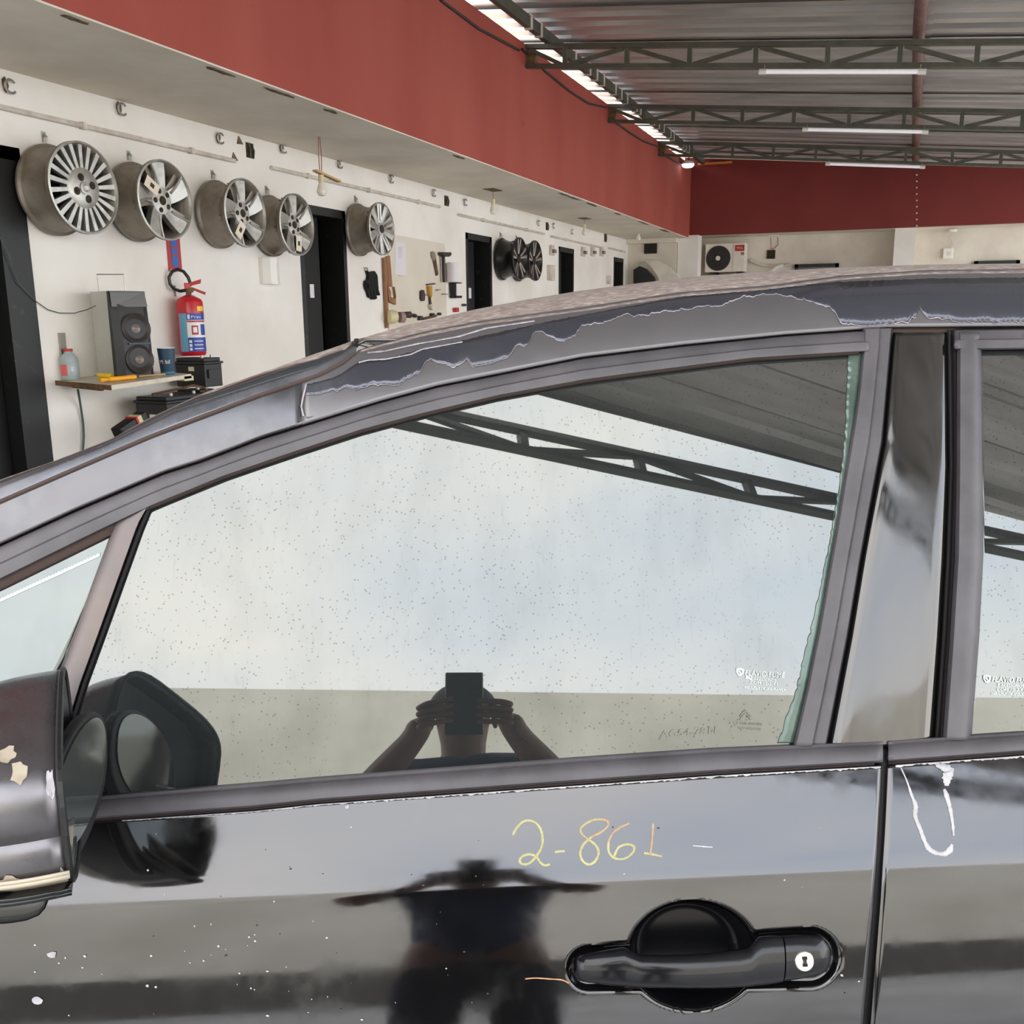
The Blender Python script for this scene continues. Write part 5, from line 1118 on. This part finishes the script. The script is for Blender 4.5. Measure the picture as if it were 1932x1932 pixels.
glass_text('E2 43R-001583', 1384, 1366, 1438, 1369, 7, door, 'sticker_faint'); glass_text('DOT AS2 M250', 1392, 1375, 1436, 1378, 6, door, 'sticker_faint'); glass_text('AG54-7811', 1245, 1392, 1350, 1384, 20, door, 'sticker_faint')
shield(1862, 1281, rdoor)
glass_text('FL\u00c1VIO FUM\u00ca', 1871, 1286, 1948, 1289, 14, rdoor)
glass_text('E ACESS\u00d3RIOS', 1882, 1295, 1932, 1297, 8, rdoor); glass_text('COM 12-3-91', 1880, 1303, 1933, 1305, 8, rdoor); glass_text('INSULFILM DE SEGURAN\u00c7A', 1870, 1311, 1950, 1313, 7, rdoor)
# ---- door handle
_q = np.linspace(0, 2 * pi, 61)[None, :]; _r = np.concatenate([np.linspace(0.02, .8, 10), [.86, .91, .95]])[:, None]
_x, _y = 1308 + 124 * _r * np.cos(_q), 1803 + 104 * _r * np.sin(_q)
_P = unproj(_x, _y, SD); _d = well(_x, _y); _P[..., 1] += _d * .88 - .0012; _P[..., 2] -= _d * .25
_b = CB(); _b.grid(_P[:, ::-1]); _b.build('handle_well', 'cup', door, smooth=True, label='black cup behind the door handle')
nd = lambda: V([0, -.93, .36])
hs = [(1086, 1806, 1845, .009, .5), (1092, 1801, 1850, .012, .8), (1110, 1797, 1853, .015, 1), (1150, 1791, 1858, .018, 1), (1176, 1787, 1860, .020, 1), (1192, 1794, 1861, .0225, 1), (1207, 1801, 1862, .025, 1), (1250, 1801, 1863, .029, 1), (1295, 1800, 1864, .031, 1),
      (1340, 1797, 1864, .031, 1), (1390, 1792, 1862, .028, 1), (1412, 1788, 1861, .025, 1), (1422, 1776, 1860, .023, 1), (1433, 1767, 1859, .021, 1), (1455, 1765, 1856, .019, 1), (1474, 1765, 1852, .0175, 1)]
def handle_loft(st, expo=2.15, n=20, back=.010):
    A = []
    for x, yt, yb, o_, sc_ in st:
        yt, yb = float(yt), float(yb)
        Pt, Pb = unproj(V([x, x]), V([yt, yb]), SD, o_ - .010)
        c = (Pt + Pb) / 2; up_ = (Pt - Pb) / 2; dp = nd() * .0105 * sc_; row = []
        for k in range(n):
            q = 2 * pi * k / n; cs, sn = cos(q), sin(q)
            row.append(c + up_ * np.sign(sn) * abs(sn) ** (2 / expo) + dp * np.sign(cs) * abs(cs) ** (2 / expo))
        A.append(row + row[:1])
    return np.array(A)
def loft_part(name, A, m, parent, **k):
    b = CB(); b.grid(A); n_ = A.shape[1]
    b.f.append(tuple(range(n_ - 1))); e = (A.shape[0] - 1) * n_; b.f.append(tuple(e + i for i in reversed(range(n_ - 1))))
    return b.build(name, m, parent, smooth=True, **k)
loft_part('handle_grip', handle_loft(hs), 'handle', door)
loft_part('handle_cap', handle_loft([(1476.5, 1765, 1851, .0175, 1), (1500, 1763, 1848, .0165, 1), (1530, 1763, 1842, .0155, 1), (1548, 1766, 1837, .014, .95), (1559, 1776, 1830, .012, .8), (1565, 1788, 1818, .009, .4)]), 'handle', door)
P = unproj(V([1517]), V([1812]), SD, .0165)[0]; kw = .9 / FPX
b = CB(); b.lathe(P + V([0, .004, -.002]), nd(), [(19.5 * kw, -.004), (19.5 * kw, .003), (17.5 * kw, .006), (16.5 * kw, .0065), (0, .0065)], 28); lk = b.build('key_lock', 'chrome', door, smooth=True, label='worn chrome key lock')
b = CB(); b.lathe(P + V([0, .005, -.005]), nd(), [(22 * kw, -.004), (22 * kw, .002), (19 * kw, .003)], 28); b.build('lock_seat', 'trim_dark', door, smooth=True)
c = P + V([0, .004, -.002]) + nd() * .0067; u_v = unit([0, .36, .93]); b = CB()
for du, dz_, w2, h2 in ((0, 0, 3.2, 8.5), (0, 6, 4.6, 2.6), (0, -6, 4.6, 2.6)): b.obox(c + u_v * dz_ * kw, V([1, 0, 0]), nd(), u_v, (w2 * kw, .0006, h2 * kw))
b.build('key_slot', 'black', door)
# ---- wing mirror
Q = unproj(V([130.]), V([1468.]), lambda x, z: .75 + 0 * x)[0]
dh = unit([Q[0], Q[1], 0]); ang = radians(-4); Tm = -V([dh[0] * cos(ang) - dh[1] * sin(ang), dh[0] * sin(ang) + dh[1] * cos(ang), 0]); Nm = V([-Tm[1], Tm[0], 0])
if Nm[0] < 0: Nm = -Nm
def hous(h0, h1, grow=1.0, depth=.115, nseg=36, rows=9):
    A = []
    for j in range(rows + 1):
        s = j / rows; sc_ = (1 - s ** 2.6) ** .5 if s < 1 else .02
        sc_ = max(sc_, .02); row = []
        for k in range(nseg + 1):
            q = 2 * pi * k / nseg; cs, sn = cos(q), sin(q)
            a = .098 * np.sign(cs) * abs(cs) ** (2 / 3.4); z = .069 * np.sign(sn) * abs(sn) ** (2 / 4.2)
            z = max(min(z, h1), h0)
            row.append(Q + Tm * a * (.35 + .65 * sc_) * grow * (1 if s < 1 else .05) + UP * (z * (1 - .22 * a / .098) * (.55 + .45 * sc_)) * grow * (1 if s < 1 else .05) - Nm * depth * s * grow + UP * .0)
        A.append(row)
    return np.array(A)
b = CB(); b.grid(hous(-.069, .069)); mir_o = b.build('wing_mirror', 'mirror_paint', car, smooth=True, solid=.003, label='battered wing mirror with peeling paint')
b = CB(); b.grid(hous(-.069, -.040, 1.02)[:7]); b.build('lower_trim', 'chipped_trim', mir_o, smooth=True, solid=.003, label='chipped lower mirror trim')
b = CB(); b.grid(hous(-.069, -.057, 1.028)[:7]); b.build('lower_lip', 'black_gloss', mir_o, smooth=True, solid=.003)
b = CB(); R0_ = hous(-.069, .069); b.tube([p for p in R0_[0][:-1]] + [R0_[0][0]], .0028, 6); b.build('rim', 'black', mir_o)
b = CB(); b.grid(hous(-.069, .069, .985, .06)[[0, 4, 9]]); b.build('inner_shell', 'black', mir_o)
ga = radians(15); Tg = V([Tm[0] * cos(ga) + Tm[1] * sin(ga), -Tm[0] * sin(ga) + Tm[1] * cos(ga), 0]); Ng = V([-Tg[1], Tg[0], 0]); Ng = Ng if Ng[0] > 0 else -Ng
gc_ = unproj(V([153.]), V([1486.]), lambda x, z: .79 + 0 * x)[0]; Zg = unit(UP + Tg * -.22)
def oval(c, ra, rz, n=36): return [c + Tg * ra * cos(2 * pi * k / n) + Zg * rz * np.sign(sin(2 * pi * k / n)) * abs(sin(2 * pi * k / n)) ** .85 for k in range(n)]
b = CB(); b.prism(oval(gc_ - Ng * .012, .090, .056), Ng * .012); mg = b.build('mirror_frame', 'trim_dark', mir_o, bevel=.003)
b = CB(); b.prism(oval(gc_ + Ng * .0005 + Zg * .006, .078, .045), Ng * .001); b.build('mirror_glass', 'mirror_glass', mir_o)
b = CB(); b.beam(Q - Nm * .03 - Tm * .07 - UP * .045, Q - Nm * .045 - Tm * .17 - UP * .065, .06, .035); b.build('arm', 'black', mir_o, bevel=.008)
_hp = hous(-.069, .069, 1.004, rows=27, nseg=108)
def hpt(r, c): r0, c0 = int(r), int(c); fr, fc_ = r - r0, c - c0; return (_hp[r0, c0] * (1 - fr) + _hp[r0 + 1, c0] * fr) * (1 - fc_) + (_hp[r0, c0 + 1] * (1 - fr) + _hp[r0 + 1, c0 + 1] * fr) * fc_
for r_, c_, hr, hc_, mm in ((6.5, 13.5, 1.6, 3.6, 'cream_chip'), (8.6, 19, 2.0, 2.6, 'cream_chip'), (1.6, 9.5, .8, 4.5, 'flake_edge'), (1.2, 100, .8, 5, 'flake_edge'), (9.5, 102, 2.2, 2.6, 'cream_chip')):
    b = CB(); P = [hpt(r_ + hr * k_ * cos(q), min(106.9, max(0, c_ + hc_ * k_ * sin(q)))) for q, k_ in zip(np.linspace(0, 2 * pi, 15)[:-1], .6 + .5 * rng.random(14))]
    b.add(P + [hpt(r_, c_)], [(i, (i + 1) % 14, 14) for i in range(14)]); b.build('peeled_patch', mm, mir_o, smooth=True)
plate = skin_part('repeater_recess', hgrid(np.arange(-120, 97, 4.), lambda x: Lx(x, [-120, 20, 50, 72, 86, 96], [1752, 1742, 1737, 1728, 1712, 1672]), lambda x: 1662 + 0 * x, 6, SD, prof((0, .001), (.1, .003), (1, .003))), 'black_gloss', car, thick=.002, label='black recess plate below the mirror')
skin_part('amber_lens', hgrid(np.arange(-80, 37, 4.), lambda x: Lx(x, [-80, 0, 20, 36], [1694, 1692, 1688, 1672]), lambda x: 1664 + 0 * x, 4, SD, prof((0, .004), (.3, .009), (1, .009))), 'amber', plate, thick=.002)
# ---- the rest of the body, out of the frame but standing where it stands
sx = np.linspace(-1.75, 2.2, 28); A = []
for x in sx:
    tp = .16 * max(0, (-x - 1.0) / .75) ** 2 + .14 * max(0, (x - 1.5) / .7) ** 2
    zt_ = min(.955 + .035 * x, .955 - .22 * max(0, (-x - .75))) - (.02 if x > -.6 else 0)
    side = [(.90, .22)] + [(float(SD(x, z)) + .055 + tp, z) for z in np.linspace(.28, max(.5, zt_), 9)] + [(1.1 + tp, zt_ + .02), (CAR_C[1], zt_ + .045)]
    A.append([(x, y_, z_) for y_, z_ in side] + [(x, 2 * CAR_C[1] - y_, z_) for y_, z_ in side[::-1][1:]])
b = CB(); A = np.array(A); b.grid(A); n_ = A.shape[1]; b.f.append(tuple(range(n_))); e = (len(sx) - 1) * n_; b.f.append(tuple(e + i for i in reversed(range(n_))))
b.build('body_shell', 'trim_dark', car, smooth=True, label='lower body between the doors')
lc = top[:, -1]; b = CB(); b.grid([lc, [(p[0] + .25, p[1], p[2] * .6 + .40) for p in lc], [(p[0] + .5, p[1], .96) for p in lc]]); b.build('rear_screen', 'black_gloss', car, smooth=True)
for x_ in (-1.12, 1.52):
    for y_, s_ in ((.80, 1), (2 * CAR_C[1] - .80, -1)):
        b = CB(); b.lathe((x_, y_, .31), (0, s_, 0), [(.19, .0), (.29, .0), (.31, .02), (.31, .17), (.29, .19), (.19, .19)], 28); wo = b.build('road_wheel', 'tyre', car, smooth=True)
        b = CB(); b.lathe((x_, y_ + s_ * .03, .31), (0, s_, 0), [(0, 0), (.19, .0), (.195, .1)], 24); b.build('wheel_disc', 'alloy', wo, smooth=True)
for sx_ in (.16, ):
    for yy in (1.25, 2.07):
        b = CB()
        b.grid([[(sx_ + .16 + .10 * (z - .55) / .5 + d_, yy + a, z) for a, d_ in ((-.24, .0), (-.2, -.09), (.2, -.09), (.24, 0), (.2, .06), (-.2, .06), (-.24, 0))] for z in (.5, .8, 1.05, 1.12)])
        b.tube([(sx_ + .27, yy, 1.10), (sx_ + .28, yy, 1.19)], .02, 8); b.ball((sx_ + .28, yy, 1.25), .1, 12, 8, (.45, 1.1, .75)); b.build('front_seat', 'interior', car, smooth=True)

# ================================================================== THE PHOTOGRAPHER (seen mirrored in the glass and the paint)
def skin_mesh(name, chains, parent, m, sub=1, roots=True):
    me = bpy.data.meshes.new(name); vs_, es, rd, rt = [], [], [], []
    for ch in chains:
        first = None
        for i, (p, r) in enumerate(ch):
            if isinstance(p, int): prev = p; continue
            vs_.append(tuple(p)); rd.append(r); rt.append(i == 0)
            if i: es.append((prev, len(vs_) - 1))
            prev = len(vs_) - 1
    I = np.array(WM[parent.name].inverted()); A = c2w(np.array(vs_)) @ I[:3, :3].T + I[:3, 3]
    me.from_pydata([tuple(p) for p in A], es, []); me.materials.append(M[m])
    o = bpy.data.objects.new(name, me); put(o, parent, WM[parent.name])
    s = o.modifiers.new('skin', 'SKIN'); s.use_smooth_shade = True
    for v, r, t_ in zip(me.skin_vertices[0].data, rd, rt):
        v.radius = r if hasattr(r, '__len__') else (r, r); v.use_root = t_
    q = o.modifiers.new('subd', 'SUBSURF'); q.levels = sub; q.render_levels = sub
    return o
BX, BY = -.005, -.34
person = thing('person', 'person in a navy shirt holding a phone up to photograph, seen mirrored in the glass', 'person', c2w(V([BX, BY, 0])), rotz=TH)
wr = {-1: V([-.098, -.06, 1.325]), 1: V([.098, -.06, 1.33])}
el = {-1: V([-.255, -.20, 1.150]), 1: V([.235, -.20, 1.165])}
sh = {-1: V([-.165, BY + .005, 1.285]), 1: V([.155, BY + .005, 1.285])}
body = [(V([BX, BY, .86]), (.125, .10)), (V([BX, BY, .98]), (.125, .095)), (V([BX, BY, 1.12]), (.13, .10)), (V([BX, BY, 1.215]), (.14, .10)), (V([BX, BY + .005, 1.285]), (.075, .075)), (V([BX, BY + .02, 1.345]), (.05, .05)), (V([BX, BY + .04, 1.40]), (.062, .072)), (V([BX, BY + .045, 1.455]), (.072, .088)), (V([BX, BY + .04, 1.505]), (.066, .08)), (V([BX, BY + .035, 1.533]), (.04, .05))]
chains = [body]
for s_ in (-1, 1):
    chains.append([(3, 0), (sh[s_], .052), (sh[s_] * .45 + el[s_] * .55, .048), (el[s_], .041), (el[s_] * .5 + wr[s_] * .5, .040), (wr[s_], .027), (wr[s_] + V([-s_ * .012, .035, .03]), (.038, .026))])
    hp = V([BX + s_ * .09, BY, .82]); chains.append([(0, 0), (hp, .085), (V([BX + s_ * .10, BY + .01, .64]), .075), (V([BX + s_ * .11, BY + .02, .45]), .052), (V([BX + s_ * .115, BY, .26]), .048), (V([BX + s_ * .12, BY - .02, .09]), .034), (V([BX + s_ * .13, BY + .02, .04]), .035), (V([BX + s_ * .14, BY + .12, .03]), .03)])
def with_idx(chs): return chs
bodyo = skin_mesh('body', chains, person, 'skin')
PB = V([0, -.0135, 1.43]);                           # the phone stands square to the view, its lens at the camera
w2c = lambda v: V([v @ XC, v @ YC, v[2]])
pr, pu, pf = w2c(RGT), w2c(UPV), w2c(FWD)
pc = V([0, 0, 1.43]) - pf * .0085 - pu * .045
for s_ in (-1, 1):                                   # five fingers to each hand, closed on the phone's edges
    palm = wr[s_] + V([-s_ * .012, .035, .03]); fs = []
    edge = pc + pr * s_ * .037
    for k, (ln, r) in enumerate(((.0, .0085), (.017, .009), (.035, .0088), (.052, .0078))):
        a = palm + V([s_ * .012, .008, .018 - k * .016]); tip = edge + pf * .008 - pr * s_ * .016 + pu * (.022 - ln)
        if s_ * 1 > 0: tip = edge + pf * .008 - pr * .014 + pu * (.018 - ln)
        tip = tip - pu * .012
        md = (a + tip) / 2 + pf * .012 + pr * s_ * .016
        fs.append([(a, r * 1.1), (md, r), (tip * .7 + md * .3, r * .92), (tip, r * .75)])
    th_ = palm + V([-s_ * .002, -.012, .005]); tip = edge - pf * .014 - pr * s_ * .012 + pu * (-.010)
    fs.append([(th_, .011), ((th_ + tip) / 2 + pr * s_ * .012 - pf * .006, .0105), (tip, .0085)])
    skin_mesh('hand_fingers', fs, bodyo, 'skin', 1)
skin_mesh('shirt', [[(V([BX, BY, .80]), (.142, .115)), (V([BX, BY, .98]), (.142, .112)), (V([BX, BY, 1.12]), (.146, .114)), (V([BX, BY, 1.205]), (.152, .114)), (V([BX, BY + .004, 1.285]), (.088, .085)), (V([BX, BY + .015, 1.322]), (.062, .06))]] +
          [[(3, 0), (sh[s_], .066), (sh[s_] * .5 + el[s_] * .5, .062), (sh[s_] * .25 + el[s_] * .75, .060)] for s_ in (-1, 1)], person, 'shirt')
skin_mesh('trousers', [[(V([BX, BY, .90]), (.138, .112)), (V([BX, BY, .82]), (.13, .11))]] + [[(1, 0), (V([BX + s_ * .095, BY, .74]), .095), (V([BX + s_ * .105, BY + .01, .5]), .072), (V([BX + s_ * .115, BY, .28]), .062), (V([BX + s_ * .12, BY - .015, .08]), .056)] for s_ in (-1, 1)], person, 'jeans')
b = CB()
hc = V([BX, BY + .035, 1.475]); b.grid([[hc + V([.083 * sin(a) * cos(q), .098 * sin(a) * sin(q) - .012, .085 * cos(a)]) for q in np.linspace(0, 2 * pi, 25)] for a in np.linspace(.02, 1.45, 9)]); b.build('hair', 'hair', person, smooth=True)
fc = V([BX, BY + .125, 1.445])
for s_ in (-1, 1):
    b = CB(); b.ball(fc + V([s_ * .032, .003, .012]), .011, 10, 6); e_ = b.build('eye', 'white_print', person, smooth=True)
    b = CB(); b.ball(fc + V([s_ * .032, .011, .012]), .005, 8, 5); b.build('pupil', 'black', e_, smooth=True)
    b = CB(); b.ball(V([BX + s_ * .075, BY + .035, 1.445]), .03, 10, 6, (.3, .6, 1)); b.build('ear', 'skin', person, smooth=True)
b = CB(); b.tube([fc + V([0, .006, .02]), fc + V([0, .016, -.008]), fc + V([0, .022, -.018]), fc + V([0, .008, -.026])], [.008, .011, .013, .008], 8); b.build('nose', 'skin', person, smooth=True)
b = CB(); b.ball(fc + V([0, .004, -.052]), .022, 12, 6, (1, .35, .28)); b.build('mouth', mat('lips', (130, 78, 70), .5), person, smooth=True)
for s_ in (-1, 1):
    b = CB(); A = []
    for f, (hw, hh) in zip(np.linspace(0, 1, 8), ((.03, .04), (.04, .055), (.04, .055), (.042, .05), (.045, .045), (.045, .04), (.038, .035), (.02, .02))):
        cy_ = BY - .07 + .25 * f; A.append([(BX + s_ * .132 + hw * cos(q), cy_, max(.0, hh + hh * sin(q))) for q in np.linspace(0, 2 * pi, 15)])
    b.grid(A); b.build('shoe', 'black', person, smooth=True)
ph = thing('phone', 'dark phone held upright by the photographer, mirrored in the glass', 'phone', c2w(pc), rotz=TH)
b = CB(); b.obox(pc, pr, pu, pf, (.039, .078, .004)); b.build('body', 'phone', ph, bevel=.003)
b = CB(); b.obox(pc - pf * .0042, pr, pu, pf, (.034, .072, .0004)); b.build('screen', 'black_gloss', ph)
for du in (.052, .03): 
    b = CB(); b.lathe(pc + pr * .022 + pu * du + pf * .004, pf, [(.008, 0), (.008, .001), (.0, .001)], 16); b.build('lens', 'black_gloss', ph)
